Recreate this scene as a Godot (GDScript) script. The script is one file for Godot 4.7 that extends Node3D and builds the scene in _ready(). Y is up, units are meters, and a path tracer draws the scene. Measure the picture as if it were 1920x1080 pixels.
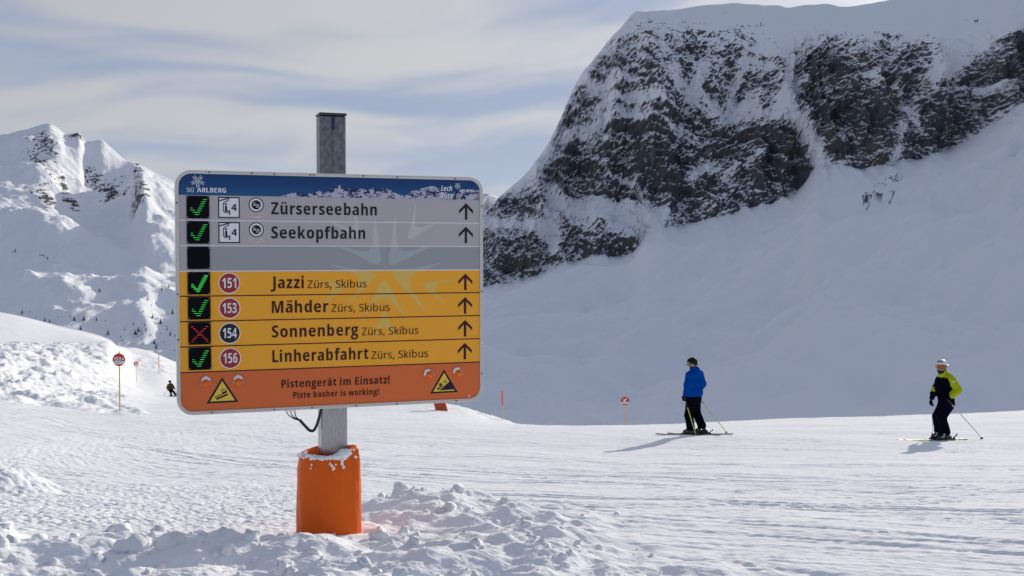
extends Node3D
# A ski piste below a snowy crag: an information board on a post in front, three skiers, piste markers, mountains.

const F := 2000.0            # focal length in photograph pixels, used only to turn measured angles into slopes
const CAM_Y := 1.62
const PITCH := 1.833

var M := {}
var taken := {}
var font_bold: SystemFont
var font_plain: SystemFont
var font_medium: FontVariation
# ground grid
var gcols := PackedFloat32Array()
var grows := PackedFloat32Array()
var gh := PackedFloat32Array()
var tracks := PackedFloat32Array()
const TN := 1275
const TC := 0.04
# left mountain grid
var lm_pos := PackedVector3Array()
var lm_cols := PackedFloat32Array()
var lm_rows := 0

# ---------------------------------------------------------------- helpers
func noise(sd: int, freq: float, oct := 4, kind := FastNoiseLite.TYPE_SIMPLEX_SMOOTH, frac := FastNoiseLite.FRACTAL_FBM) -> FastNoiseLite:
	var n := FastNoiseLite.new()
	n.seed = sd
	n.noise_type = kind
	n.frequency = freq
	n.fractal_type = frac if oct > 1 else FastNoiseLite.FRACTAL_NONE
	n.fractal_octaves = oct
	return n

func lin(r: float, g: float, b: float) -> Color:
	return Color(r, g, b).linear_to_srgb()

func mat(c: Color, rough := 0.6, metal := 0.0) -> StandardMaterial3D:
	var m := StandardMaterial3D.new()
	m.albedo_color = c
	m.roughness = rough
	m.metallic = metal
	return m

func numbered(called: String) -> String:
	if not taken.has(called):
		taken[called] = 0
		return called
	taken[called] += 1
	return "%s_%03d" % [called, taken[called]]

func tag(o: Node, label: String, category: String, group := "", kind := "") -> void:
	if label != "": o.set_meta("label", label)
	if category != "": o.set_meta("category", category)
	if group != "": o.set_meta("group", group)
	if kind != "": o.set_meta("kind", kind)

func thing(called: String, label: String, category: String, at := Vector3.ZERO, turn := 0.0, group := "") -> Node3D:
	var o := Node3D.new()
	o.name = numbered(called)
	add_child(o)
	o.position = at
	o.rotation.y = turn
	tag(o, label, category, group)
	return o

func part(called: String, mesh: Mesh, m: Material, parent: Node) -> MeshInstance3D:
	var o := MeshInstance3D.new()
	o.name = called if parent != self else numbered(called)
	o.mesh = mesh
	if m: o.material_override = m
	parent.add_child(o, true)
	return o

class Tri:
	var v := PackedVector3Array()
	var n := PackedVector3Array()
	var c := PackedColorArray()
	var uv := PackedVector2Array()
	func tri(a: Vector3, b: Vector3, cc: Vector3, na: Vector3, nb: Vector3, nc: Vector3) -> void:
		if (b - a).cross(cc - a).dot(na + nb + nc) > 0.0:
			v.append(a); v.append(cc); v.append(b)
			n.append(na); n.append(nc); n.append(nb)
		else:
			v.append(a); v.append(b); v.append(cc)
			n.append(na); n.append(nb); n.append(nc)
	func flat(a: Vector3, b: Vector3, cc: Vector3, out: Vector3) -> void:
		var q := (b - a).cross(cc - a)
		if q.length_squared() < 1e-18: return
		q = q.normalized()
		if q.dot(out) < 0.0: q = -q
		tri(a, b, cc, q, q, q)
	func quad(a: Vector3, b: Vector3, cc: Vector3, d: Vector3, out: Vector3) -> void:
		flat(a, b, cc, out)
		flat(a, cc, d, out)
	func box(lo: Vector3, hi: Vector3, ch := 0.0) -> void:
		# box with chamfered edges (ch)
		var ctr := (lo + hi) * 0.5
		var h := (hi - lo) * 0.5
		for ax in 3:
			var a1 := (ax + 1) % 3
			var a2 := (ax + 2) % 3
			for s in [-1.0, 1.0]:
				var pts := []
				for q in [[-1, -1], [1, -1], [1, 1], [-1, 1]]:
					var p := Vector3.ZERO
					p[ax] = s * h[ax]
					p[a1] = q[0] * (h[a1] - ch)
					p[a2] = q[1] * (h[a2] - ch)
					pts.append(ctr + p)
				var o := Vector3.ZERO
				o[ax] = s
				quad(pts[0], pts[1], pts[2], pts[3], o)
		if ch > 0.0:
			for ax in 3:
				var a1 := (ax + 1) % 3
				var a2 := (ax + 2) % 3
				for s1 in [-1.0, 1.0]:
					for s2 in [-1.0, 1.0]:
						var pts := []
						for q in [[-1, 0], [1, 0], [1, 1], [-1, 1]]:
							var p := Vector3.ZERO
							p[ax] = q[0] * (h[ax] - ch)
							p[a1] = s1 * (h[a1] - (ch if q[1] == 0 else 0.0))
							p[a2] = s2 * (h[a2] - (0.0 if q[1] == 0 else ch))
							pts.append(ctr + p)
						var o := Vector3.ZERO
						o[a1] = s1
						o[a2] = s2
						quad(pts[0], pts[1], pts[2], pts[3], o)
			for sx in [-1.0, 1.0]:
				for sy in [-1.0, 1.0]:
					for sz in [-1.0, 1.0]:
						var s := Vector3(sx, sy, sz)
						flat(ctr + Vector3(sx * h.x, sy * (h.y - ch), sz * (h.z - ch)), ctr + Vector3(sx * (h.x - ch), sy * h.y, sz * (h.z - ch)), ctr + Vector3(sx * (h.x - ch), sy * (h.y - ch), sz * h.z), s)
	func slab(poly: PackedVector2Array, z0: float, z1: float) -> void:
		# polygon (x, y) extruded between z0 and z1, front at z1
		var idx := Geometry2D.triangulate_polygon(poly)
		for k in range(0, idx.size(), 3):
			var a := poly[idx[k]]
			var b := poly[idx[k + 1]]
			var d := poly[idx[k + 2]]
			flat(Vector3(a.x, a.y, z1), Vector3(b.x, b.y, z1), Vector3(d.x, d.y, z1), Vector3.BACK)
			flat(Vector3(a.x, a.y, z0), Vector3(b.x, b.y, z0), Vector3(d.x, d.y, z0), Vector3.FORWARD)
		var cw := Geometry2D.is_polygon_clockwise(poly)
		for k in poly.size():
			var a := poly[k]
			var b := poly[(k + 1) % poly.size()]
			var o := Vector3(b.y - a.y, a.x - b.x, 0.0)
			if cw: o = -o
			quad(Vector3(a.x, a.y, z0), Vector3(b.x, b.y, z0), Vector3(b.x, b.y, z1), Vector3(a.x, a.y, z1), o)
	func tube(path: PackedVector3Array, radii: PackedFloat32Array, sides := 10, caps := true) -> void:
		var rings := []
		var norms := []
		var up := Vector3.UP
		for k in path.size():
			var t := (path[mini(k + 1, path.size() - 1)] - path[maxi(k - 1, 0)]).normalized()
			if absf(t.dot(up)) > 0.95: up = Vector3.RIGHT if absf(t.x) < 0.9 else Vector3.BACK
			var s := t.cross(up).normalized()
			up = s.cross(t).normalized()
			var ring := []
			var nn := []
			for j in sides:
				var a := TAU * j / sides
				var o := s * cos(a) + up * sin(a)
				ring.append(path[k] + o * radii[k])
				nn.append(o)
			rings.append(ring)
			norms.append(nn)
		for k in path.size() - 1:
			for j in sides:
				var j2 := (j + 1) % sides
				tri(rings[k][j], rings[k][j2], rings[k + 1][j2], norms[k][j], norms[k][j2], norms[k + 1][j2])
				tri(rings[k][j], rings[k + 1][j2], rings[k + 1][j], norms[k][j], norms[k + 1][j2], norms[k + 1][j])
		if caps:
			var t0 := (path[0] - path[1]).normalized()
			var t1 := (path[-1] - path[-2]).normalized()
			for j in sides:
				var j2 := (j + 1) % sides
				tri(path[0], rings[0][j], rings[0][j2], t0, t0, t0)
				tri(path[-1], rings[-1][j], rings[-1][j2], t1, t1, t1)
	func ellipsoid(ctr: Vector3, r: Vector3, nu := 16, nv := 10, v0 := 0.0, v1 := PI, b := Basis()) -> void:
		for i in nv:
			for j in nu:
				var p := []
				var q := []
				for o in [[0, 0], [1, 0], [1, 1], [0, 1]]:
					var th: float = v0 + (v1 - v0) * (i + o[0]) / nv
					var ph: float = TAU * (j + o[1]) / nu
					var d := Vector3(sin(th) * cos(ph), cos(th), sin(th) * sin(ph))
					p.append(ctr + b * (d * r))
					q.append((b * (d / r)).normalized())
				if i > 0 or v0 > 0.0: tri(p[0], p[1], p[3], q[0], q[1], q[3])
				else: tri(p[0], p[1], p[2], q[0], q[1], q[2])
				if (i > 0 or v0 > 0.0) and (i < nv - 1 or v1 < PI - 0.001): tri(p[1], p[2], p[3], q[1], q[2], q[3])
	func mesh() -> ArrayMesh:
		var a := []
		a.resize(Mesh.ARRAY_MAX)
		a[Mesh.ARRAY_VERTEX] = v
		a[Mesh.ARRAY_NORMAL] = n
		if c.size() == v.size(): a[Mesh.ARRAY_COLOR] = c
		if uv.size() == v.size(): a[Mesh.ARRAY_TEX_UV] = uv
		var m := ArrayMesh.new()
		m.add_surface_from_arrays(Mesh.PRIMITIVE_TRIANGLES, a)
		return m

func slab_mesh(poly: PackedVector2Array, z0: float, z1: float) -> ArrayMesh:
	var t := Tri.new()
	t.slab(poly, z0, z1)
	return t.mesh()

func tube_mesh(pts: Array, r: float, sides := 8, r2 := -1.0) -> ArrayMesh:
	var t := Tri.new()
	var p := PackedVector3Array(pts)
	var rr := PackedFloat32Array()
	for k in p.size(): rr.append(r if r2 < 0.0 else lerpf(r, r2, float(k) / (p.size() - 1)))
	t.tube(p, rr, sides)
	return t.mesh()

func smooth_path(pts: Array, n := 6) -> Array:
	var c := Curve3D.new()
	for k in pts.size():
		var tan: Vector3 = (pts[mini(k + 1, pts.size() - 1)] - pts[maxi(k - 1, 0)]) / 6.0
		c.add_point(pts[k], -tan, tan)
	var out := []
	for k in (pts.size() - 1) * n + 1: out.append(c.sample(mini(k / n, pts.size() - 2), float(k) / n - mini(k / n, pts.size() - 2)))
	return out

func circle(ctr: Vector2, r: float, n := 28) -> PackedVector2Array:
	var p := PackedVector2Array()
	for k in n: p.append(ctr + Vector2(cos(TAU * k / n), sin(TAU * k / n)) * r)
	return p

func rounded(lo: Vector2, hi: Vector2, r: float, n := 7) -> PackedVector2Array:
	var p := PackedVector2Array()
	for q in [[hi.x - r, hi.y - r, 0.0], [lo.x + r, hi.y - r, 0.25], [lo.x + r, lo.y + r, 0.5], [hi.x - r, lo.y + r, 0.75]]:
		for k in n + 1: p.append(Vector2(q[0], q[1]) + Vector2.from_angle(TAU * (q[2] + 0.25 * k / n)) * r)
	return p

func rect(x0: float, y0: float, x1: float, y1: float) -> PackedVector2Array:
	return PackedVector2Array([Vector2(x0, y0), Vector2(x1, y0), Vector2(x1, y1), Vector2(x0, y1)])

func ring_mesh(outer: PackedVector2Array, inner: PackedVector2Array, z0: float, z1: float) -> ArrayMesh:
	# both outlines have the same number of points
	var t := Tri.new()
	var n := outer.size()
	for k in n:
		var k2 := (k + 1) % n
		var a := outer[k]; var b := outer[k2]; var c := inner[k2]; var d := inner[k]
		t.quad(Vector3(a.x, a.y, z1), Vector3(b.x, b.y, z1), Vector3(c.x, c.y, z1), Vector3(d.x, d.y, z1), Vector3.BACK)
		t.quad(Vector3(a.x, a.y, z0), Vector3(b.x, b.y, z0), Vector3(c.x, c.y, z0), Vector3(d.x, d.y, z0), Vector3.FORWARD)
		var mo := ((a + b) - (c + d))
		t.quad(Vector3(a.x, a.y, z0), Vector3(b.x, b.y, z0), Vector3(b.x, b.y, z1), Vector3(a.x, a.y, z1), Vector3(mo.x, mo.y, 0))
		t.quad(Vector3(c.x, c.y, z0), Vector3(d.x, d.y, z0), Vector3(d.x, d.y, z1), Vector3(c.x, c.y, z1), Vector3(-mo.x, -mo.y, 0))
	return t.mesh()

func pchip_slopes(xs: PackedFloat32Array, ys: PackedFloat32Array) -> PackedFloat32Array:
	var n := xs.size()
	var m := PackedFloat32Array()
	m.resize(n)
	for i in range(1, n - 1):
		var h0 := xs[i] - xs[i - 1]
		var h1 := xs[i + 1] - xs[i]
		var d0 := (ys[i] - ys[i - 1]) / h0
		var d1 := (ys[i + 1] - ys[i]) / h1
		if d0 * d1 > 0.0:
			var w1 := 2.0 * h1 + h0
			var w2 := h1 + 2.0 * h0
			m[i] = (w1 + w2) / (w1 / d0 + w2 / d1)
	m[0] = (ys[1] - ys[0]) / (xs[1] - xs[0])
	m[n - 1] = (ys[n - 1] - ys[n - 2]) / (xs[n - 1] - xs[n - 2])
	return m

func pchip(xs: PackedFloat32Array, ys: PackedFloat32Array, q: PackedFloat32Array) -> PackedFloat32Array:
	# q ascending
	var m := pchip_slopes(xs, ys)
	var out := PackedFloat32Array()
	out.resize(q.size())
	var k := 0
	var n := xs.size()
	for i in q.size():
		var x := q[i]
		if x <= xs[0]: out[i] = ys[0]; continue
		if x >= xs[n - 1]: out[i] = ys[n - 1]; continue
		while x > xs[k + 1]: k += 1
		var h := xs[k + 1] - xs[k]
		var t := (x - xs[k]) / h
		var t2 := t * t
		var t3 := t2 * t
		out[i] = (2 * t3 - 3 * t2 + 1) * ys[k] + (t3 - 2 * t2 + t) * h * m[k] + (-2 * t3 + 3 * t2) * ys[k + 1] + (t3 - t2) * h * m[k + 1]
	return out

func curve(pairs: Array, q: PackedFloat32Array) -> PackedFloat32Array:
	var xs := PackedFloat32Array()
	var ys := PackedFloat32Array()
	for p in pairs:
		xs.append(p[0])
		ys.append(p[1])
	return pchip(xs, ys, q)

func grid_mesh(pos: PackedVector3Array, nc: int, nr: int, colors := PackedColorArray()) -> ArrayMesh:
	var nrm := grid_normals(pos, nc, nr)
	var idx := PackedInt32Array()
	idx.resize((nc - 1) * (nr - 1) * 6)
	var k := 0
	for i in nr - 1:
		for j in nc - 1:
			var a := i * nc + j
			var c := a + nc
			idx[k] = a; idx[k + 1] = c; idx[k + 2] = c + 1
			idx[k + 3] = a; idx[k + 4] = c + 1; idx[k + 5] = a + 1
			k += 6
	var arr := []
	arr.resize(Mesh.ARRAY_MAX)
	arr[Mesh.ARRAY_VERTEX] = pos
	arr[Mesh.ARRAY_NORMAL] = nrm
	arr[Mesh.ARRAY_INDEX] = idx
	if colors.size() == pos.size(): arr[Mesh.ARRAY_COLOR] = colors
	var m := ArrayMesh.new()
	m.add_surface_from_arrays(Mesh.PRIMITIVE_TRIANGLES, arr)
	return m

func grid_normals(pos: PackedVector3Array, nc: int, nr: int) -> PackedVector3Array:
	var nrm := PackedVector3Array()
	nrm.resize(pos.size())
	for i in nr:
		var i0 := maxi(i - 1, 0) * nc
		var i1 := mini(i + 1, nr - 1) * nc
		for j in nc:
			var dx := pos[i * nc + mini(j + 1, nc - 1)] - pos[i * nc + maxi(j - 1, 0)]
			var dz := pos[i1 + j] - pos[i0 + j]
			nrm[i * nc + j] = dx.cross(dz).normalized()
	return nrm

func spot(px: float, py: float, d: float) -> Vector3:
	# a measured direction (photo pixel) at depth d metres
	var p := deg_to_rad(PITCH)
	var a := (px - 960.0) / F
	var b := (540.0 - py) / F
	var ray := Vector3(a, -sin(p) + b * cos(p), -cos(p) - b * sin(p))
	return Vector3(0, CAM_Y, 0) + ray * (d / -ray.z)

# ---------------------------------------------------------------- camera, sky, sun
func set_camera_and_light() -> void:
	var cam := Camera3D.new()
	cam.name = "camera"
	add_child(cam)
	cam.position = Vector3(0, CAM_Y, 0)
	cam.rotation_degrees.x = -PITCH
	cam.fov = rad_to_deg(2.0 * atan(540.0 / F))
	cam.near = 0.05
	cam.far = 30000.0
	cam.current = true
	var az := deg_to_rad(30.0)
	var el := deg_to_rad(17.0)
	var to_sun := Vector3(sin(az) * cos(el), sin(el), -cos(az) * cos(el))
	var sun := DirectionalLight3D.new()
	sun.name = "sun"
	add_child(sun)
	sun.look_at_from_position(Vector3.ZERO, -to_sun, Vector3.UP)
	sun.light_energy = 1.25
	sun.light_angular_distance = 0.8
	sun.light_color = Color(1.0, 0.965, 0.91)
	sun.shadow_enabled = true
	var we := WorldEnvironment.new()
	we.name = "world"
	var e := Environment.new()
	e.tonemap_mode = Environment.TONE_MAPPER_LINEAR
	e.tonemap_exposure = 1.0
	e.background_mode = Environment.BG_SKY
	e.sdfgi_enabled = true
	e.ssao_enabled = true
	e.ssil_enabled = true
	var sky := Sky.new()
	var pm := PanoramaSkyMaterial.new()
	pm.panorama = ImageTexture.create_from_image(sky_image(to_sun))
	sky.sky_material = pm
	e.sky = sky
	we.environment = e
	add_child(we)

func sky_image(to_sun: Vector3) -> Image:
	var w := 2048
	var h := 1024
	var im := Image.create(w, h, false, Image.FORMAT_RGBF)
	var n1 := noise(11, 0.55, 5)
	var n2 := noise(12, 0.22, 3)
	var n3 := noise(13, 1.5, 4)
	im.fill(Color(0.42, 0.45, 0.52))
	for i in h / 2 + 8:
		var el := (0.5 - (i + 0.5) / h) * PI
		var ce := cos(el)
		var se := sin(el)
		var lift := clampf(se, 0.0, 1.0)
		var low := pow(1.0 - lift, 4.0)
		for j in w:
			var a := ((j + 0.5) / w) * TAU
			# column 0 looks along -z
			var dir := Vector3(sin(a) * ce, se, -cos(a) * ce)
			var k := 1.0 / (lift + 0.13)
			var p := Vector2(dir.x, dir.z) * k * 1.3
			# thin cirrus drawn out along one wind direction
			var u := p.x * 0.985 + p.y * 0.17
			var v := -p.x * 0.17 + p.y * 0.985
			var warp := n2.get_noise_2d(u * 1.7 + 30.0, v * 1.7) * 0.9
			var c := n1.get_noise_2d(u * 0.55, v * 1.15 + warp) * 0.9 + n2.get_noise_2d(u * 0.8, v * 1.3) * 0.55 + n3.get_noise_2d(u * 0.30, v * 1.2 + warp) * 0.26
			c = smoothstep(-0.36, 0.34, c + 0.05)
			var ang := rad_to_deg(acos(clampf(dir.dot(to_sun), -1.0, 1.0)))
			# thin cloud is brightest towards the sun; clear air deepens overhead
			var fwd := 0.5 + 0.5 * cos(deg_to_rad(ang))
			var blue := Color(0.12, 0.21, 0.44).lerp(Color(0.445, 0.52, 0.645), low)
			var white := Color(0.25, 0.27, 0.32).lerp(Color(0.70, 0.705, 0.72), 0.30 * low + 0.70 * fwd * fwd)
			var q := blue.lerp(white, 0.12 + c * 0.84)
			var g := 0.50 * exp(-pow(ang / 12.0, 2.0)) + 0.17 * exp(-pow(ang / 26.0, 2.0))
			q = Color(q.r + g, q.g + g * 0.97, q.b + g * 0.9)
			im.set_pixel(j, i, q)
	return im

# ---------------------------------------------------------------- near ground
func ground_y(x: float, d: float) -> float:
	# height of the snow at world x and depth d (z = -d), read from the grid
	var t := x / d
	var j := clampi(gcols.bsearch(t) - 1, 0, gcols.size() - 2)
	var i := clampi(grows.bsearch(d) - 1, 0, grows.size() - 2)
	var fx := clampf((t - gcols[j]) / (gcols[j + 1] - gcols[j]), 0, 1)
	var fd := clampf((d - grows[i]) / (grows[i + 1] - grows[i]), 0, 1)
	var nc := gcols.size()
	return lerpf(lerpf(gh[i * nc + j], gh[i * nc + j + 1], fx), lerpf(gh[(i + 1) * nc + j], gh[(i + 1) * nc + j + 1], fx), fd)

func on_ground(px: float, d: float) -> Vector3:
	var x := (px - 960.0) / F * d
	return Vector3(x, ground_y(x, d), -d)

func carve_tracks() -> void:
	# narrow grooves with a small rim, left by skis crossing the piste
	tracks.resize(TN * TN)
	var rng := RandomNumberGenerator.new()
	rng.seed = 77
	for k in 1500:
		var x := rng.randf_range(-25.0, 20.0)
		var d := rng.randf_range(6.5, 52.0)
		var left := clampf((-x - 1.0) / 8.0, 0.0, 1.0)
		var th := deg_to_rad(lerpf(17.0, 46.0, left)) + deg_to_rad(rng.randfn(0.0, 8.0))
		var bend := rng.randfn(0.0, 0.014)
		if rng.randf() < 0.14:
			th += rng.randf_range(-0.8, 0.6)
			bend = rng.randfn(0.0, 0.06)
		var length := rng.randf_range(1.5, 15.0)
		var deep := 0.005 + 0.017 * pow(rng.randf(), 2.0)
		var wide := rng.randf_range(0.018, 0.030)
		if k > 480:
			# short scrapes
			length = rng.randf_range(0.4, 3.0)
			deep = rng.randf_range(0.006, 0.018)
			wide = rng.randf_range(0.014, 0.022)
			th += deg_to_rad(rng.randfn(0.0, 7.0))
		var gap := rng.randf_range(0.22, 0.5)
		var both := rng.randf() > 0.35
		var rim := rng.randf_range(0.2, 0.6)
		var ix := int((x + 25.5) / TC)
		var a := th
		var run := 0.0
		while run < length and ix < TN - 1 and absf(a) < 1.15:
			var f := deep * minf(1.0, minf(run, length - run) / minf(0.8, length * 0.3))
			var ca := cos(a)
			for ski_n in (2 if both else 1):
				var sd := d + gap * ski_n / ca
				var mid_y := int((sd - 5.0) / TC)
				var reach := int(0.14 / (ca * TC)) + 1
				for iy in range(maxi(mid_y - reach, 0), mini(mid_y + reach, TN - 1)):
					var q := (5.0 + (iy + 0.5) * TC - sd) * ca
					var v := f * (rim * exp(-pow((q - 0.07) / 0.03, 2.0)) - exp(-pow(q / wide, 2.0)))
					var at := iy * TN + ix
					if absf(v) > absf(tracks[at]): tracks[at] = v
			ix += 1
			d -= tan(a) * TC
			run += TC / ca
			a += bend * TC / ca

func make_ground() -> void:
	# columns: slope x/d; rows: depth
	for s in [-7.0, -4.5, -3.0, -2.0, -1.4, -1.0, -0.8, -0.7, -0.64]: gcols.append(s)
	var n_in := 760
	for k in n_in: gcols.append(lerpf(-0.6, 0.6, float(k) / (n_in - 1)))
	for s in [0.64, 0.7, 0.8, 1.0, 1.4, 2.0, 3.0, 4.5, 7.0]: gcols.append(s)
	for s in [0.4, 1.0, 1.8, 2.6, 3.2, 3.6, 3.9]: grows.append(s)
	var dd := 4.1
	while dd < 34.0:
		grows.append(dd)
		var below := 1.35 + 0.12 * dd
		dd += dd * dd / (F * below) * 0.85
	while dd < 150.0:
		grows.append(dd)
		dd *= 1.0085
	while dd < 340.0:
		grows.append(dd)
		dd *= 1.02
	var nc := gcols.size()
	var nr := grows.size()
	var qx := PackedFloat32Array()
	for t in gcols: qx.append(960.0 + F * t)
	var T := [
		[0.4, [[-900, 7500], [3000, 7500]]],
		[4.5, [[-900, 1140], [3000, 1140]]],
		[6.16, [[-900, 1000], [0, 1000], [620, 1004], [1900, 1006], [3000, 1006]]],
		[10.0, [[-900, 900], [0, 917], [620, 930], [1920, 934], [3000, 930]]],
		[16.0, [[-900, 820], [0, 850], [220, 862], [620, 872], [1180, 882], [1920, 880], [3000, 870]]],
		[22.0, [[-900, 770], [0, 812], [220, 825], [620, 838], [960, 843], [1180, 848], [1920, 846], [3000, 830]]],
		[26.0, [[-900, 740], [0, 795], [220, 808], [620, 815], [960, 817], [1290, 817], [1765, 819], [1920, 817], [3000, 800]]],
		[32.0, [[-900, 715], [0, 780], [220, 793], [620, 797], [820, 798], [960, 804], [1180, 806], [1400, 801], [1765, 796], [1920, 792], [3000, 765]]],
		[39.0, [[-900, 690], [0, 765], [220, 778], [420, 780], [620, 782], [820, 785], [960, 798], [1180, 801.5], [1400, 794], [1765, 784], [1920, 779], [3000, 735]]],
		[48.0, [[-900, 640], [0, 735], [110, 755], [220, 768], [420, 771], [620, 772], [820, 770], [870, 775], [920, 788], [945, 793], [967, 797.5], [1014, 800.5], [1060, 801], [1180, 799.5], [1400, 790.5], [1600, 783.5], [1765, 778], [1920, 772], [3000, 715]]],
		[58.0, [[-900, 600], [0, 700], [110, 730], [220, 755], [300, 762], [620, 762], [820, 758], [870, 768], [920, 783], [945, 790], [967, 797], [1014, 802], [1060, 804], [1180, 801], [1400, 795], [1600, 789], [1765, 784], [1920, 778], [3000, 730]]],
		[72.0, [[-900, 560], [0, 668], [110, 694], [220, 738], [300, 752], [420, 757], [620, 754], [820, 768], [920, 800], [967, 825], [1180, 820], [1920, 805], [3000, 760]]],
		[95.0, [[-900, 540], [0, 652], [110, 664], [195, 690], [253, 728], [318, 741], [420, 745], [620, 746], [820, 800], [967, 870], [1180, 870], [1920, 850], [3000, 800]]],
		[120.0, [[-900, 530], [0, 645], [110, 644], [195, 645], [228, 672], [253, 702], [296, 706], [330, 714], [420, 735], [620, 745], [820, 830], [967, 900], [3000, 850]]],
		[150.0, [[-900, 520], [0, 625], [110, 640], [195, 644], [228, 652], [285, 665], [330, 682], [420, 705], [620, 740], [820, 850], [967, 930], [3000, 900]]],
		[190.0, [[-900, 510], [0, 592], [110, 616], [205, 640], [228, 658], [285, 678], [330, 700], [620, 780], [967, 950], [3000, 950]]],
		[230.0, [[-900, 500], [0, 587], [110, 612], [205, 637], [240, 690], [330, 760], [620, 850], [967, 1000], [3000, 1000]]],
		[340.0, [[-900, 700], [0, 1000], [3000, 1100]]],
	]
	var ctl := []
	var ld := PackedFloat32Array()
	for row in T:
		ctl.append(curve(row[1], qx))
		ld.append(log(row[0]))
	var qd := PackedFloat32Array()
	for d in grows: qd.append(log(d))
	var base := PackedFloat32Array()
	base.resize(nc * nr)
	for j in nc:
		var ys := PackedFloat32Array()
		for r in ctl: ys.append(r[j])
		# interpolate the drop below eye level, not the angle
		var hs := PackedFloat32Array()
		for r in T.size(): hs.append((ys[r] - 476.0) / F * T[r][0])
		var col := pchip(ld, hs, qd)
		for i in nr: base[i * nc + j] = CAM_Y - col[i]
	carve_tracks()
	var clod := noise(21, 3.4, 1, FastNoiseLite.TYPE_CELLULAR)
	clod.cellular_return_type = FastNoiseLite.RETURN_DISTANCE
	clod.domain_warp_enabled = true
	clod.domain_warp_amplitude = 0.08
	clod.domain_warp_frequency = 5.0
	var clod2 := noise(22, 11.0, 1, FastNoiseLite.TYPE_CELLULAR)
	clod2.cellular_return_type = FastNoiseLite.RETURN_DISTANCE
	var soft := noise(23, 0.9, 3)
	var wide := noise(24, 0.16, 3)
	var streak := noise(25, 1.0, 3)
	var grain := noise(26, 9.0, 3)
	var rough := noise(27, 0.55, 5, FastNoiseLite.TYPE_SIMPLEX_SMOOTH, FastNoiseLite.FRACTAL_RIDGED)
	var patch := noise(28, 0.35, 2)
	# heaps: x, depth, height, radius
	var heaps := [[-0.62, 7.35, 0.20, 0.42], [-0.30, 6.95, 0.15, 0.45], [-0.05, 6.45, 0.10, 0.4], [-0.72, 6.55, 0.08, 0.3], [0.18, 6.05, 0.07, 0.35],
		[-1.55, 5.35, 0.10, 0.35], [-1.05, 5.25, 0.08, 0.3], [-2.05, 5.45, 0.10, 0.3], [-2.45, 5.2, 0.08, 0.35], [-0.45, 5.2, 0.08, 0.3], [0.05, 5.35, 0.07, 0.4], [-4.45, 9.35, 0.24, 0.45], [-4.95, 9.2, 0.2, 0.5], [-2.9, 5.6, 0.08, 0.3]]
	var pos := PackedVector3Array()
	pos.resize(nc * nr)
	gh.resize(nc * nr)
	for i in nr:
		var d := grows[i]
		for j in nc:
			var x := gcols[j] * d
			var y := base[i * nc + j]
			var edge := absf(gcols[j]) > 0.62
			if not edge and d > 2.0:
				if d < 60.0:
					# rumpled snow in front and beside the post
					var lump := 1.0 - smoothstep(5.55, 6.25 + 0.25 * soft.get_noise_2d(x * 1.3, 7.0), d)
					lump *= 1.0 - smoothstep(0.15, 1.5, x + (d - 5.2) * 0.3)
					if d < 10.5:
						var heap := 0.0
						for hp in heaps:
							var ex: float = (x - hp[0]) / hp[3]
							var ey: float = (d - hp[1]) / hp[3]
							var e2 := ex * ex + ey * ey
							if e2 < 5.0:
								var g := exp(-e2 * 1.4)
								heap += g * hp[2] * 0.62
								lump = maxf(lump, minf(1.0, g * 2.4))
						y += heap
						var plus := smoothstep(1.2, 0.2, absf(x - 0.35) + absf(d - 6.6) * 0.8) * 0.55
						lump = maxf(lump, plus)
						if lump > 0.01:
							var c1 := clod.get_noise_2d(x, d) + 1.0
							var c2 := clod2.get_noise_2d(x, d) + 1.0
							y += lump * (0.050 * pow(maxf(0.0, 1.0 - c1 * 0.95), 1.3) + 0.012 * maxf(0.0, 1.0 - c2) + 0.085 * soft.get_noise_2d(x * 1.5, d * 1.5) + 0.012 * grain.get_noise_2d(x * 0.5, d * 0.5) + 0.006 * grain.get_noise_2d(x * 1.4, d * 1.4))
					# crumbly groomed snow on the left
					var crumb := smoothstep(5.7, 6.6, d) * (1.0 - smoothstep(10.2, 12.6, d + 1.2 * patch.get_noise_2d(x, d))) * (1.0 - smoothstep(-1.9, -0.9, x))
					if crumb > 0.01:
						y += crumb * (0.014 * grain.get_noise_2d(x * 1.5, d * 1.3) + 0.006 * (1.0 - clod2.get_noise_2d(x * 1.6, d * 1.6)) + 0.018 * soft.get_noise_2d(x * 1.4, d * 1.4))
					# wind and ski polish, tracks
					var calm := (1.0 - 0.85 * lump) * (1.0 - 0.7 * crumb)
					var left := clampf((-x - 1.0) / 8.0, 0.0, 1.0)
					var ca := cos(lerpf(0.3, 0.84, left))
					var sa := sin(lerpf(0.3, 0.84, left))
					var al := x * ca - d * sa
					var ac := x * sa + d * ca
					y += calm * (0.006 * streak.get_noise_2d(al * 0.3, ac * 2.2) + 0.008 * streak.get_noise_2d(al * 0.6 + 40.0, ac * 7.0) + 0.008 * soft.get_noise_2d(x * 0.6, d * 0.6) + 0.0045 * grain.get_noise_2d(x, d))
					y += 0.07 * wide.get_noise_2d(x, d) * smoothstep(5.0, 9.0, d)
					# scuffed patches
					var sc := smoothstep(0.12, 0.45, patch.get_noise_2d(x * 1.5 + 9.0, d * 1.1)) * calm
					if sc > 0.01: y += sc * 0.013 * grain.get_noise_2d(x * 0.55, d * 0.8)
					var ix := int((x + 25.5) / TC)
					var iy := int((d - 5.0) / TC)
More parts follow.
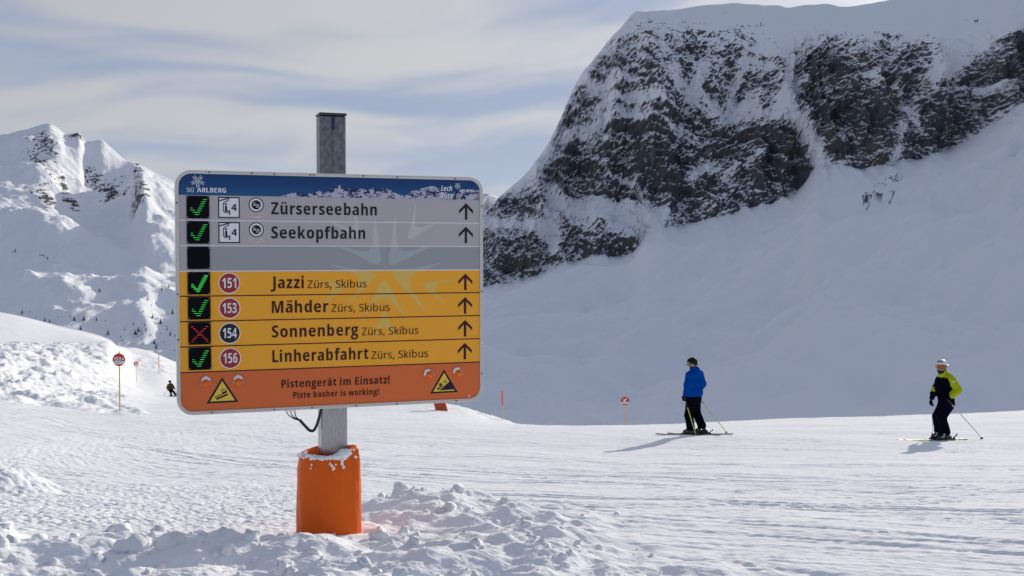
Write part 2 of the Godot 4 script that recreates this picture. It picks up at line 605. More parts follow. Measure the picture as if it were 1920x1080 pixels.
					if ix >= 0 and iy >= 0 and ix < TN - 1 and iy < TN - 1:
						var at := iy * TN + ix
						var fx := (x + 25.5) / TC - ix
						var fy := (d - 5.0) / TC - iy
						y += calm * lerpf(lerpf(tracks[at], tracks[at + 1], fx), lerpf(tracks[at + TN], tracks[at + TN + 1], fx), fy)
				else:
					y += 0.07 * wide.get_noise_2d(x, d)
				# chopped-up bank on the left, further down
				if d > 36.0 and d < 170.0 and x < 0.0:
					var px2 := 960.0 + F * gcols[j]
					var b := smoothstep(38.0, 50.0, d) * (1.0 - smoothstep(112.0, 128.0, d)) * (1.0 - smoothstep(170.0, 285.0, px2 + 40.0 * patch.get_noise_2d(x * 0.3, d * 0.3)))
					b = maxf(b, 0.55 * smoothstep(118.0, 126.0, d) * (1.0 - smoothstep(140.0, 156.0, d)) * smoothstep(150.0, 230.0, px2) * (1.0 - smoothstep(300.0, 350.0, px2)))
					b = maxf(b, 0.35 * exp(-pow((d - 54.0) / 7.0, 2.0)) * smoothstep(760.0, 830.0, px2) * (1.0 - smoothstep(940.0, 970.0, px2)))
					if b > 0.01: y += b * (0.20 * (rough.get_noise_2d(x * 0.8, d * 0.6) - 0.1) + 0.075 * rough.get_noise_2d(x * 2.6, d * 2.0 + 40.0) + 0.5 * soft.get_noise_2d(x * 0.35, d * 0.35))
				if d > 36.0 and d < 52.0:
					var px3 := 960.0 + F * gcols[j]
					var bb := exp(-pow((d - 40.0) / 1.6, 2.0)) * smoothstep(120.0, 190.0, px3) * (1.0 - smoothstep(240.0, 290.0, px3))
					if bb > 0.01: y += bb * 0.45 * maxf(0.0, soft.get_noise_2d(x * 0.6, d * 0.6) + 0.1)
			gh[i * nc + j] = y
			pos[i * nc + j] = Vector3(x, y, -d)
	var o := part("piste", grid_mesh(pos, nc, nr), M.snow, self)
	tag(o, "", "", "", "structure")
	# the slope goes on uphill behind the viewer
	var bp := PackedVector3Array()
	var bc := 41
	var br := 30
	var edge_y := gh[nc / 2]
	for i in br:
		var d := 0.4 - pow(float(br - 1 - i) / (br - 1), 2.0) * 300.0
		for j in bc:
			var x := pow(absf(j - 20) / 20.0, 2.0) * 300.0 * signf(j - 20)
			bp.append(Vector3(x, edge_y - 0.01 + (0.4 - d) * 0.10 + 1.5 * soft.get_noise_2d(x * 0.03, d * 0.03) * clampf((0.4 - d) / 30.0, 0, 1) - absf(x) * 0.12 * clampf(1.0 - (0.4 - d) / 8.0, 0, 1), -d))
	o = part("snow_slope", grid_mesh(bp, bc, br), M.snow, self)
	tag(o, "", "", "", "structure")
	# the valley floor, out to the far ranges
	var vp := PackedVector3Array()
	for i in 40:
		var d := -12000.0 + 26000.0 * i / 39.0
		for j in 40:
			var x := -13000.0 + 26000.0 * j / 39.0
			vp.append(Vector3(x, -330.0 + 60.0 * wide.get_noise_2d(x * 0.01, d * 0.01), -d))
	o = part("valley_floor", grid_mesh(vp, 40, 40), M.snow, self)
	tag(o, "", "", "", "structure")

func make_clods() -> void:
	# broken lumps of snow lying about: one uncountable mass
	var rng := RandomNumberGenerator.new()
	rng.seed = 5
	var n := noise(31, 1.4, 3)
	var t := Tri.new()
	var put := 0
	while put < 600:
		var d := rng.randf_range(4.6, 8.4)
		var x := rng.randf_range(-3.2, 1.6)
		var w := 0.0
		if d < 6.1: w = (1.0 - smoothstep(0.0, 1.3, x)) * (1.0 - smoothstep(5.7, 6.1, d)) * 0.8
		w = maxf(w, 1.2 * exp(-pow((x + 0.45) / 0.5, 2.0) - pow((d - 6.95) / 0.55, 2.0)))
		w = maxf(w, 0.7 * exp(-pow((x - 0.15) / 0.5, 2.0) - pow((d - 6.2) / 0.5, 2.0)))
		if rng.randf() > w:
			put += 1 if rng.randf() < 0.02 else 0
			continue
		put += 1
		if Vector2(x + 1.04, d - 6.16).length() < 0.2: continue
		if x > 0.35 and rng.randf() < 0.7: continue
		var r := 0.005 + 0.038 * pow(rng.randf(), 4.0)
		if rng.randf() < 0.012: r = rng.randf_range(0.045, 0.075)
		if x > 0.2: r = minf(r, 0.022)
		var ctr := Vector3(x, ground_y(x, d) + r * 0.1, -d)
		var b := Basis.from_euler(Vector3(rng.randf() * TAU, rng.randf() * TAU, rng.randf() * TAU)) * Basis.from_scale(Vector3(rng.randf_range(0.7, 1.35), rng.randf_range(0.6, 1.0), rng.randf_range(0.7, 1.2)))
		var big := r > 0.03
		var nu := 14 if big else 7
		var nv := 9 if big else 5
		var off := Vector3(rng.randf(), rng.randf(), rng.randf()) * 100.0
		var P := []
		for i in nv + 1:
			for j in nu:
				var th := PI * i / nv
				var ph := TAU * j / nu
				var dir := Vector3(sin(th) * cos(ph), cos(th), sin(th) * sin(ph))
				var k := 1.0 + 0.75 * n.get_noise_3dv(dir * 0.6 + off) + (0.16 * n.get_noise_3dv(dir * 2.4 + off) if big else 0.0)
				P.append(ctr + b * (dir * r * k))
		for i in nv:
			for j in nu:
				var a: Vector3 = P[i * nu + j]
				var bb: Vector3 = P[i * nu + (j + 1) % nu]
				var c: Vector3 = P[(i + 1) * nu + (j + 1) % nu]
				var e: Vector3 = P[(i + 1) * nu + j]
				if i > 0: t.tri(a, bb, c, (a - ctr).normalized(), (bb - ctr).normalized(), (c - ctr).normalized())
				if i < nv - 1: t.tri(a, c, e, (a - ctr).normalized(), (c - ctr).normalized(), (e - ctr).normalized())
	var o := part("snow_clods", t.mesh(), M.snow, self)
	tag(o, "loose broken snow clods around the foot of the post", "snow", "", "stuff")

# ---------------------------------------------------------------- mountains
func blobs(list: Array, x: float, y: float) -> float:
	var s := 0.0
	for b in list:
		var ex: float = (x - b[0]) / b[2]
		var ey: float = (y - b[1]) / b[3]
		var e := ex * ex + ey * ey
		if e < 6.0: s += b[4] * exp(-e)
	return s

func ledge(t: float) -> float:
	# one bed of rock: a step back (snow lies on it), then a steep face
	var q := t - floorf(t)
	return 1.0 - smoothstep(0.0, 0.36, q) if q < 0.36 else (q - 0.36) / 0.64

func make_crag() -> void:
	var cols := PackedFloat32Array()
	for x in [600, 700, 780, 830]: cols.append(x)
	var x0 := 860.0
	while x0 < 1960.0:
		cols.append(x0)
		x0 += 1.9
	for x in [1975, 2000, 2040, 2100, 2200, 2350, 2550, 2800, 3200, 3800, 4600]: cols.append(x)
	var nc := cols.size()
	var foot := curve([[600, 640], [870, 556], [912, 538], [960, 530], [1050, 502], [1100, 492], [1180, 482], [1215, 440], [1290, 425], [1400, 397], [1460, 380], [1500, 352], [1527, 320], [1560, 326], [1650, 320], [1750, 290], [1850, 240], [1920, 190], [2100, 120], [4600, 0]], cols)
	var sky := curve([[600, 560], [700, 520], [870, 425], [912, 398], [935, 372], [1000, 309], [1030, 264], [1050, 223], [1085, 149], [1120, 105], [1160, 58], [1195, 25], [1230, 26], [1255, 23], [1330, 17], [1400, 14], [1450, 15], [1472, 19], [1510, 13], [1545, 8], [1572, 12], [1612, 6], [1680, 0], [1920, -14], [2200, -40], [2700, -60], [4600, 100]], cols)
	var top := curve([[600, 570], [700, 530], [870, 430], [912, 403], [935, 378], [1000, 318], [1030, 274], [1050, 235], [1085, 163], [1120, 122], [1160, 82], [1195, 62], [1240, 70], [1300, 78], [1400, 92], [1460, 112], [1500, 88], [1560, 86], [1650, 92], [1720, 98], [1800, 105], [1880, 80], [1920, 62], [2100, 30], [2700, -20], [4600, 110]], cols)
	var lowr := 130
	var crag := 280
	var upr := 70
	var back := 14
	var nr := lowr + crag + upr + back
	var big := noise(41, 0.011, 4)
	var rib := noise(42, 0.03, 4, FastNoiseLite.TYPE_SIMPLEX_SMOOTH, FastNoiseLite.FRACTAL_RIDGED)
	var mid := noise(43, 0.075, 4, FastNoiseLite.TYPE_SIMPLEX_SMOOTH, FastNoiseLite.FRACTAL_RIDGED)
	var fine := noise(44, 0.30, 3)
	var tiny := noise(46, 0.75, 2)
	var patch := noise(48, 0.028, 3)
	var clump := noise(49, 0.10, 3)
	var drift := noise(45, 0.02, 4)
	# where bare rock shows (+) and where snow lies (-): photo x, y, half sizes, strength
	var rocky := [[965, 385, 48, 36, 0.75], [1000, 400, 25, 30, 0.3], [985, 480, 62, 36, 0.5], [1070, 335, 60, 62, 0.75], [1140, 470, 85, 24, 0.6], [1150, 340, 90, 60, 0.42], [1210, 300, 90, 60, 0.35], [1290, 370, 110, 50, 0.62], [1420, 275, 80, 60, 0.65], [1470, 350, 60, 55, 0.8], [1390, 355, 70, 45, 0.4], [1280, 255, 70, 50, 0.4],
		[1140, 200, 55, 50, 0.38], [1110, 130, 35, 50, 0.4], [1170, 150, 40, 50, 0.25], [1290, 150, 50, 40, 0.3], [1200, 250, 60, 40, 0.3], [1370, 170, 60, 40, 0.22], [1060, 240, 25, 45, 0.4],
		[1590, 180, 90, 55, 0.62], [1530, 225, 60, 55, 0.7], [1600, 280, 90, 45, 0.6], [1700, 240, 90, 70, 0.5], [1870, 125, 90, 52, 0.85], [1780, 250, 60, 50, 0.45], [1840, 190, 40, 40, 0.4], [1545, 125, 30, 35, 0.5], [1690, 130, 40, 40, 0.3], [1900, 150, 40, 40, 0.3],
		[1000, 300, 30, 40, -1.2], [965, 335, 30, 22, -0.7], [1000, 437, 70, 13, -0.7], [1110, 412, 75, 20, -1.0], [1180, 425, 60, 16, -0.8], [1038, 410, 12, 60, -0.5], [1225, 405, 40, 16, -0.5], [1300, 205, 100, 14, -0.45], [1150, 270, 70, 13, -0.45], [1230, 80, 70, 40, -0.25], [1400, 215, 50, 14, -0.4],
		[1466, 235, 13, 20, -1.4], [1490, 265, 13, 20, -1.4], [1515, 292, 12, 18, -1.4], [1530, 312, 12, 14, -1.2], [1770, 130, 34, 70, -0.7], [1725, 175, 20, 45, -0.6], [1690, 300, 60, 18, -0.4], [1860, 180, 30, 10, -0.7]]
	var loose := [[1205, 55, 45, 26, 0.75], [1310, 60, 70, 20, 0.5], [1400, 70, 50, 20, 0.5], [1650, 362, 26, 18, 1.7], [1655, 350, 14, 10, 0.5], [1620, 375, 14, 14, 1.3], [1680, 345, 22, 12, 1.4], [1770, 325, 12, 6, 0.9], [1805, 300, 16, 6, 0.9], [1830, 300, 8, 5, 0.8], [1765, 372, 14, 5, 0.9], [1840, 583, 9, 5, 1.2], [1700, 75, 90, 7, 0.75], [1660, 78, 34, 9, 0.9], [1820, 45, 40, 7, 0.9], [1560, 75, 40, 8, 0.6], [1450, 80, 14, 14, 0.8], [1350, 30, 22, 4, 0.7], [1420, 52, 16, 5, 0.8], [1570, 72, 30, 8, 0.5], [1290, 70, 60, 30, 0.32], [1380, 80, 40, 30, 0.25], [1880, 82, 50, 14, 0.5]]
	# snow ramps, shelves and gullies that part the rock: width, then points
	var ramps := [[13, [1260, 157], [1358, 206], [1423, 227], [1455, 233], [1504, 267], [1532, 322]], [12, [1085, 145], [1130, 165], [1184, 157]], [12, [1060, 262], [1141, 228], [1217, 235], [1300, 262]], [17, [1033, 402], [1108, 394], [1184, 414], [1222, 432]], [12, [905, 425], [989, 430], [1038, 452]], [7, [1027, 345], [1038, 475]], [9, [1141, 338], [1184, 348], [1228, 418]],
		[9, [1661, 179], [1710, 262]], [20, [1748, 155], [1813, 87]], [9, [1824, 174], [1872, 172]], [8, [1677, 255], [1661, 312]], [9, [1120, 205], [1180, 190], [1240, 215]], [8, [1320, 120], [1290, 185]], [8, [1395, 110], [1370, 190]], [8, [1330, 300], [1290, 345]], [7, [1600, 150], [1650, 185]], [20, [960, 340], [1010, 290]], [10, [1480, 120], [1455, 215]], [8, [1420, 300], [1360, 330], [1300, 318]]]
	var fw := 222
	var fh := 132
	var field := PackedFloat32Array()
	var field2 := PackedFloat32Array()
	for fy in fh:
		for fx in fw:
			var at := Vector2(860.0 + fx * 5.0, -30.0 + fy * 5.0)
			var v := clampf(blobs(rocky, at.x, at.y) * 0.75, -1.2, 0.46)
			for rp in ramps:
				var near := 1e9
				for k in range(1, rp.size() - 1):
					var a := Vector2(rp[k][0], rp[k][1])
					var b := Vector2(rp[k + 1][0], rp[k + 1][1])
					near = minf(near, Geometry2D.get_closest_point_to_segment(at, a, b).distance_to(at))
				if near < rp[0] * 2.2: v -= 1.0 * exp(-pow(near / rp[0], 2.0))
			field.append(v)
			field2.append(blobs(loose, at.x, at.y))
	var pos := PackedVector3Array()
	pos.resize(nc * nr)
	var crit := PackedFloat32Array()
	crit.resize(nc * nr)
	for j in nc:
		var px := cols[j]
		var yf := foot[j]
		var yt := minf(top[j], yf - 6.0)
		var ys := minf(sky[j], yt - 2.0)
		var df := 600.0 + 25.0 * big.get_noise_2d(px * 0.35, 3.0)
		var dt := df + (yf - yt) * 0.31 / 1.45
		var ds := dt + (yt - ys) * 0.72 + 4.0
		for i in nr:
			var y := 0.0
			var d := 0.0
			var amp := 0.0
			var rk := -1.0
			if i < lowr:
				var s := float(i) / lowr
				d = lerpf(215.0, df, pow(s, 0.8))
				# concave run-out below the rocks
				var h0 := (476.0 - 858.0) / F * 215.0
				var h1 := (476.0 - yf) / F * df
				var q := (d - 215.0) / (df - 215.0)
				var h := lerpf(h0, h1, 0.62 * q + 0.38 * q * q)
				y = 476.0 - h / d * F
				amp = smoothstep(0.86, 1.0, q) * 0.8
				rk = -0.9 + smoothstep(0.93, 1.0, q) * 0.5
			elif i < lowr + crag:
				var s := float(i - lowr) / crag
				d = lerpf(df, dt, s)
				y = lerpf(yf, yt, s)
				amp = 0.8 + 0.7 * sin(PI * s)
				rk = -0.14 - 0.14 * s
			elif i < lowr + crag + upr:
				var s := float(i - lowr - crag) / upr
				d = lerpf(dt, ds, s)
				# rounds over towards the crest
				var h0 := (476.0 - yt) / F * dt
				var h1 := (476.0 - ys) / F * ds
				var h := lerpf(h0, h1, 1.35 * s - 0.35 * s * s)
				y = 476.0 - h / d * F
				var kx := smoothstep(1120.0, 1215.0, px)
				amp = 0.8 * (1.0 - kx * smoothstep(0.0, 0.35, s)) * (1.0 - 0.6 * s)
				rk = lerpf(-0.25, -0.66, kx)
			else:
				var s := float(i - lowr - crag - upr + 1) / back
				d = ds + 260.0 * s * s + 2.0 * s
				var h := (476.0 - ys) / F * ds - 240.0 * s * s - 1.0 * s
				y = 476.0 - h / d * F
			var p := Vector3((px - 960.0) / F * d, CAM_Y + (476.0 - y) / F * d, -d)
			var sx := p.x
			var sy := p.y
			if amp > 0.0 and px > 840.0 and px < 2600.0:
				var a := big.get_noise_2d(sx, sy * 0.8) * 15.0
				# beds dip to the right on the left-hand mass and to the left on the other
				var dip := lerpf(0.42, -0.50, smoothstep(1470.0, 1560.0, px))
				var bed := sy + (sx - 170.0) * dip + 16.0 * drift.get_noise_2d(sx * 1.1, sy * 1.1 + 70.0)
				var cut := 0.55 + 0.75 * rib.get_noise_2d(sx - sy * 0.25, sy * 0.35)
				a += cut * (ledge(bed / 21.0 + 0.5 * big.get_noise_2d(sx * 1.5, 5.0)) * 5.5 + ledge(bed / 9.5 + 0.9 * clump.get_noise_2d(sx * 0.4, sy * 0.4)) * 2.4)
				# gullies and buttresses running down the face
				a += (rib.get_noise_2d(sx - sy * dip * 0.5, sy * 0.30) - 0.15) * 6.0
				a += (mid.get_noise_2d(sx - sy * dip * 0.5, sy * 0.6) - 0.1) * 2.2
				a += fine.get_noise_2d(sx - sy * dip, sy) * 1.3 + tiny.get_noise_2d(sx, sy) * 0.6
				p += Vector3(0, 0.30, 0.95) * a * amp
			else:
				p.y += drift.get_noise_2d(p.x * 0.45, p.z * 0.45) * (11.0 * smoothstep(215.0, 320.0, d) if i < lowr else 3.5) * (1.0 - amp)
				if i < lowr and px > 800.0:
					p.y += drift.get_noise_2d(p.x * 1.2 + p.z * 0.5, p.z * 3.0 - p.x * 1.6) * 1.3
					p.y += big.get_noise_2d(p.x * 9.0 + p.z * 2.0, p.z * 1.4) * 0.5
					# broad folds falling from the upper right
					p.y += drift.get_noise_2d((p.x * 0.66 - p.z * 0.75) * 0.18, (p.x * 0.75 + p.z * 0.66) * 1.05) * 9.0 * (1.0 - amp) * smoothstep(215.0, 320.0, d) + drift.get_noise_2d((p.x * 0.66 - p.z * 0.75) * 0.3 + 70.0, (p.x * 0.75 + p.z * 0.66) * 3.2) * 1.5
					var rp := smoothstep(0.05, 0.4, drift.get_noise_2d(p.x * 0.7 + 300.0, p.z * 0.7))
					p.y += rp * 0.34 * sin((p.z * 0.75 - p.x * 0.5) * 1.1 + 6.0 * drift.get_noise_2d(p.x, p.z))
			pos[i * nc + j] = p
			if px > 860.0 and px < 1960.0 and i < lowr + crag + upr:
				var gx := clampf((px - 860.0) / 5.0, 0.0, fw - 1.01)
				var gy := clampf((y + 30.0) / 5.0, 0.0, fh - 1.01)
				var g0 := int(gy) * fw + int(gx)
				var tx := gx - int(gx)
				var ty := gy - int(gy)
				var v1 := lerpf(lerpf(field[g0], field[g0 + 1], tx), lerpf(field[g0 + fw], field[g0 + fw + 1], tx), ty)
				var v2 := lerpf(lerpf(field2[g0], field2[g0 + 1], tx), lerpf(field2[g0 + fw], field2[g0 + fw + 1], tx), ty)
				crit[i * nc + j] = rk + v1 * (1.0 if (i >= lowr and i < lowr + crag) or px < 1190.0 and i >= lowr else 0.0) + minf(v2, 1.05 if i < lowr else 0.75)
			else:
				crit[i * nc + j] = rk
	var nrm := grid_normals(pos, nc, nr)
	var colr := PackedColorArray()
	colr.resize(nc * nr)
	var tone := noise(47, 0.05, 3)
	for k in nc * nr:
		var p := pos[k]
		var q := p.x + p.y * 0.2
		var f := crit[k] + (0.5 - nrm[k].y) * 0.85
		f += 0.34 * patch.get_noise_2d(q, p.y * 1.4) + 0.36 * clump.get_noise_2d(q, p.y * 1.3) + 0.44 * fine.get_noise_2d((p.x + p.y * 0.7) * 1.25, (p.y - p.x * 0.3) * 0.9 + 50.0) + 0.34 * tiny.get_noise_2d(p.x, p.y * 0.8)
		if f > 0.12:
			var w := smoothstep(0.0, 0.5, tone.get_noise_2d(p.x, p.y * 0.5))
			var g := 0.9 + 0.5 * fine.get_noise_2d(p.x * 1.6, p.y * 0.5)
			var c := Color(0.102, 0.106, 0.118).lerp(Color(0.128, 0.116, 0.108), w)
			colr[k] = Color(c.r * g, c.g * g, c.b * g)
		else:
			colr[k] = Color(0.86, 0.87, 0.885)
	var o := part("mountain", grid_mesh(pos, nc, nr, colr), M.alpine, self)
	tag(o, "", "", "", "structure")

func make_left_mountain() -> void:
	var x0 := -700.0
	while x0 < -60.0:
		lm_cols.append(x0)
		x0 += 20.0
	while x0 < 350.0:
		lm_cols.append(x0)
		x0 += 1.5
	while x0 < 1000.0:
		lm_cols.append(x0)
		x0 += 8.0
	var nc := lm_cols.size()
	var sky := curve([[-700, 330], [-300, 300], [-60, 275], [0, 268], [25, 262], [60, 251], [95, 239], [112, 247], [128, 256], [150, 252], [166, 266], [190, 263], [215, 279], [238, 298], [252, 307], [264, 318], [290, 326], [330, 342], [420, 380], [600, 430], [900, 500], [1000, 520]], lm_cols)
	var bench := curve([[-700, 470], [0, 430], [110, 415], [165, 424], [240, 424], [275, 405], [330, 430], [600, 500], [1000, 560]], lm_cols)
	var n_low := 150
	var n_up := 190
	var n_back := 10
	lm_rows = n_low + n_up + n_back
	var nr := lm_rows
	var big := noise(51, 0.0022, 4)
	var mid := noise(52, 0.008, 4)
	var rockn := noise(53, 0.03, 4, FastNoiseLite.TYPE_SIMPLEX_SMOOTH, FastNoiseLite.FRACTAL_RIDGED)
	var fine := noise(54, 0.09, 3)
	lm_pos.resize(nc * nr)
	var crit := PackedFloat32Array()
	crit.resize(nc * nr)
	# forms: photo x, y, half sizes, metres towards the viewer
	var forms := [[-30, 350, 95, 110, 95.0], [60, 330, 55, 75, 40.0], [110, 300, 26, 40, 22.0], [95, 250, 20, 14, 8.0], [185, 370, 50, 62, -95.0], [205, 305, 40, 30, -28.0], [264, 345, 20, 52, 60.0], [268, 400, 18, 26, 40.0], [150, 275, 18, 20, 14.0], [310, 420, 40, 80, 25.0], [60, 470, 60, 26, -28.0], [120, 500, 50, 20, -22.0], [225, 450, 30, 22, -30.0], [300, 560, 30, 70, -30.0], [20, 540, 60, 26, 20.0]]
	var rocks := [[70, 300, 30, 30, 0.15], [205, 325, 45, 25, 0.15], [84, 284, 24, 20, 0.55], [104, 300, 8, 12, 0.5], [148, 261, 20, 9, 0.85], [74, 330, 20, 17, 0.8], [95, 352, 14, 16, 0.4], [121, 352, 7, 16, 0.8], [138, 368, 12, 7, 0.5], [88, 388, 15, 12, 0.7], [58, 395, 10, 7, 0.5], [180, 305, 14, 8, 0.65], [200, 318, 24, 9, 0.6], [214, 343, 17, 11, 0.85], [236, 358, 8, 5, 0.7], [259, 335, 6, 26, 0.9], [266, 390, 16, 18, 0.75], [290, 334, 8, 5, 0.5], [85, 470, 10, 3, 0.5], [110, 484, 14, 3, 0.5], [28, 468, 5, 3, 0.7], [15, 262, 10, 4, 0.7], [258, 628, 10, 5, 0.6]]
	for j in nc:
		var px := lm_cols[j]
		for i in nr:
			var d := 0.0
			var h := 0.0
			var h_b := (476.0 - bench[j]) / F * 2050.0
			var d_s := 2700.0
			var h_s := (476.0 - sky[j]) / F * d_s
			if i < n_low:
				var s := float(i) / n_low
				d = lerpf(1150.0, 2050.0, s)
				h = lerpf((476.0 - 760.0) / F * 1150.0, h_b, 0.75 * s + 0.25 * s * s)
			elif i < n_low + n_up:
				var s := float(i - n_low) / (n_up - 1)
				d = lerpf(2050.0, d_s, s)
				h = lerpf(h_b, h_s, 0.55 * s + 0.45 * s * s)
			else:
				var s := float(i - n_low - n_up + 1) / n_back
				d = d_s + 900.0 * s
				h = h_s - 420.0 * s
			var y := 476.0 - h / d * F
			var x := (px - 960.0) / F * d
			var keep := 1.0 - smoothstep(0.72, 1.0, float(i - n_low) / n_up)
			if i >= n_low + n_up: keep = 0.3
			var bump := 0.0
			if px > -200.0 and px < 420.0: bump = blobs(forms, px, y)
			h += bump * (0.45 + 0.55 * keep) * 0.6
			h += (big.get_noise_2d(x, d) * 54.0 + mid.get_noise_2d(x * 1.1, d * 0.8) * 12.0) * (0.12 + 0.88 * keep)
			var rk := -0.55
			if px > -60.0 and px < 350.0:
				rk += blobs(rocks, px, y)
				if rk > -0.3: h += (rk + 0.3) * (9.0 * (rockn.get_noise_2d(x, d * 0.7) - 0.2) + 3.0 * fine.get_noise_2d(x, d))
				h += fine.get_noise_2d(x * 0.4, d * 0.4) * 1.4 + (rockn.get_noise_2d(x * 0.35, d * 0.25) - 0.3) * 3.2 * (0.25 + 0.75 * keep)
			lm_pos[i * nc + j] = Vector3(x, CAM_Y + h, -d)
			crit[i * nc + j] = rk
	var nrm := grid_normals(lm_pos, nc, nr)
	var colr := PackedColorArray()
	colr.resize(nc * nr)
	for k in nc * nr:
		var p := lm_pos[k]
		var f := crit[k] + 0.75 * fine.get_noise_2d(p.x * 1.1 + p.y * 0.6, p.y * 2.2) + 0.6 * mid.get_noise_2d(p.x * 5.0, p.y * 9.0) + 0.5 * (0.72 - nrm[k].y)
		if f > 0.0 and crit[k] > -0.42: colr[k] = Color(0.10, 0.092, 0.088)
		else: colr[k] = Color(0.86, 0.87, 0.885)
	var o := part("mountain", grid_mesh(lm_pos, nc, nr, colr), M.alpine, self)
	tag(o, "", "", "", "structure")

func make_far_range() -> void:
	var nc := 160
	var nr := 26
	var n := noise(61, 0.0011, 5, FastNoiseLite.TYPE_SIMPLEX_SMOOTH, FastNoiseLite.FRACTAL_RIDGED)
	var n2 := noise(62, 0.004, 4)
	var pos := PackedVector3Array()
	var col := PackedColorArray()
	for i in nr:
		var s := float(i) / (nr - 1)
		for j in nc:
			var x := lerpf(-5200.0, 2600.0, float(j) / (nc - 1))
			var d := lerpf(7600.0, 11500.0, s)
			var prof := sin(PI * minf(1.0, s * 1.25)) if s < 0.8 else sin(PI * 0.5) * (1.0 - s) / 0.2 * 0.0
			var crest := 430.0 + 170.0 * n.get_noise_2d(x, 200.0) + 60.0 * n2.get_noise_2d(x, 9.0)
			var h := -330.0 + (crest + 330.0) * sin(PI * clampf(s, 0.0, 1.0)) + 130.0 * (n.get_noise_2d(x * 1.3, d * 1.3) - 0.2) * sin(PI * s)
			pos.append(Vector3(x, h, -d))
			col.append(Color(0.84, 0.86, 0.89) if n2.get_noise_2d(x * 3.0, d * 2.0) < 0.12 else Color(0.12, 0.12, 0.14))
	var o := part("mountain", grid_mesh(pos, nc, nr, col), M.alpine, self)
	tag(o, "", "", "", "structure")

func left_mountain_point(px: float, py: float) -> Vector3:
	var nc := lm_cols.size()
	var j := clampi(lm_cols.bsearch(px), 0, nc - 1)
	var p := deg_to_rad(PITCH)
	for i in lm_rows - 10:
		var q := lm_pos[i * nc + j] - Vector3(0, CAM_Y, 0)
		var dep := -q.z * cos(p) - q.y * sin(p)
		var y := 540.0 - F * (q.y * cos(p) - q.z * sin(p)) / dep
		if y <= py: return lm_pos[i * nc + j]
	return lm_pos[(lm_rows - 11) * nc + j]

func make_trees() -> void:
	# one ragged little spruce, dusted with snow
	var rng := RandomNumberGenerator.new()
	rng.seed = 9
	var crown := Tri.new()
	for k in 150:
		var hh := rng.randf_range(0.08, 1.0)
		var rad := (1.02 - hh) * 0.30 + 0.01
		var a := rng.randf() * TAU
		var out := Vector3(cos(a), 0, sin(a))
		var side := Vector3(-sin(a), 0, cos(a))
		var tip := out * rad * rng.randf_range(0.7, 1.15) + Vector3(0, hh - rad * 0.35, 0)
		var w := rad * 0.30 + 0.012
		var root := Vector3(0, hh, 0)
		var m := root.lerp(tip, 0.55)
		crown.flat(root, m + side * w, tip, Vector3.UP + out)
		crown.flat(root, tip, m - side * w, Vector3.UP + out)
	var cm := crown.mesh()
	var tm := tube_mesh([Vector3(0, -0.08, 0), Vector3(0, 0.5, 0), Vector3(0, 0.97, 0)], 0.022, 5, 0.004)
	var spots := [[66, 597], [82, 602], [91, 607], [107, 595], [130, 598], [137, 604], [150, 623], [156, 604], [168, 629], [180, 606], [196, 605], [201, 631], [196, 636], [208, 579], [186, 548], [249, 611], [251, 633], [255, 630], [258, 626], [262, 624], [260, 632], [265, 628], [256, 634], [269, 616], [276, 565], [283, 576], [267, 586], [285, 599], [290, 600], [295, 602], [303, 545], [320, 524], [311, 618], [318, 630], [272, 621], [228, 640], [225, 637], [262, 640], [265, 648], [287, 647], [290, 652], [294, 648], [291, 655], [306, 642], [312, 622], [318, 630], [327, 635], [325, 662], [244, 648], [300, 610], [316, 540], [55, 588], [40, 589], [232, 620], [280, 632], [301, 630], [322, 590], [310, 590]]
	var proto: Node3D = null
	for s in spots:
		var t: Node3D
		if proto == null:
			t = thing("conifer_tree", "tiny dark conifer standing on the far sunny snow slope", "tree", Vector3.ZERO, 0.0, "scattered conifers on the far slope")
			part("crown", cm, M.needles, t)
			part("trunk", tm, M.bark, t)
			proto = t
		else:
			t = proto.duplicate()
			t.name = numbered("conifer_tree")
			add_child(t)
		t.position = left_mountain_point(s[0], s[1])
		var hgt := 2.6 + 6.0 * pow(rng.randf(), 1.8)
		t.scale = Vector3(hgt * rng.randf_range(0.9, 1.3), hgt, hgt * rng.randf_range(0.9, 1.3))
		t.rotation.y = rng.randf() * TAU

# ---------------------------------------------------------------- the information board
const BW := 1.745
const BH := 1.331
const PU := 0.865            # where the post stands along the board
var bz := 0.12               # board front, in front of the post's middle
var btop := 0.0              # height of the board's top edge above the post's foot

func bp(u: float, v: float) -> Vector2:
	return Vector2(u - PU, btop - v)

func letter(text: String, parent: Node, u0: float, u1: float, vbase: float, cap: float, z: float, m: Material, bold := true, shear := 0.0, called := "lettering") -> void:
	# text from u0 to u1 on the baseline vbase; cap is the height of a capital
	var tm := TextMesh.new()
	tm.text = text
	tm.font = (font_medium if called == "lettering" and cap > 0.03 and shear == 0.0 else font_bold) if bold else font_plain
	tm.font_size = 40
	tm.pixel_size = 0.01
	tm.depth = 0.05
	tm.curve_step = 1.5
	tm.horizontal_alignment = HORIZONTAL_ALIGNMENT_LEFT
	tm.vertical_alignment = VERTICAL_ALIGNMENT_TOP
	var faces := tm.get_faces()
	if faces.is_empty(): return
	var lo := Vector3(1e9, 1e9, 0)
	var hi := Vector3(-1e9, -1e9, 0)
	for f in faces:
		lo.x = minf(lo.x, f.x); hi.x = maxf(hi.x, f.x)
	# capital height from the font itself
	var asc := tm.font.get_ascent(40) * 0.01
	var sx := (u1 - u0) / (hi.x - lo.x)
	var sy := cap / (0.714 * 0.4)
	var o := part(called, tm, m, parent)
	var b := bp(u0, vbase)
	var t := Transform3D(Basis(Vector3(sx, 0, 0), Vector3(shear * sy, sy, 0), Vector3(0, 0, 0.02)), Vector3.ZERO)
	o.transform = t
	o.position = Vector3(b.x - lo.x * sx + asc * shear * sy, b.y + asc * sy, z)

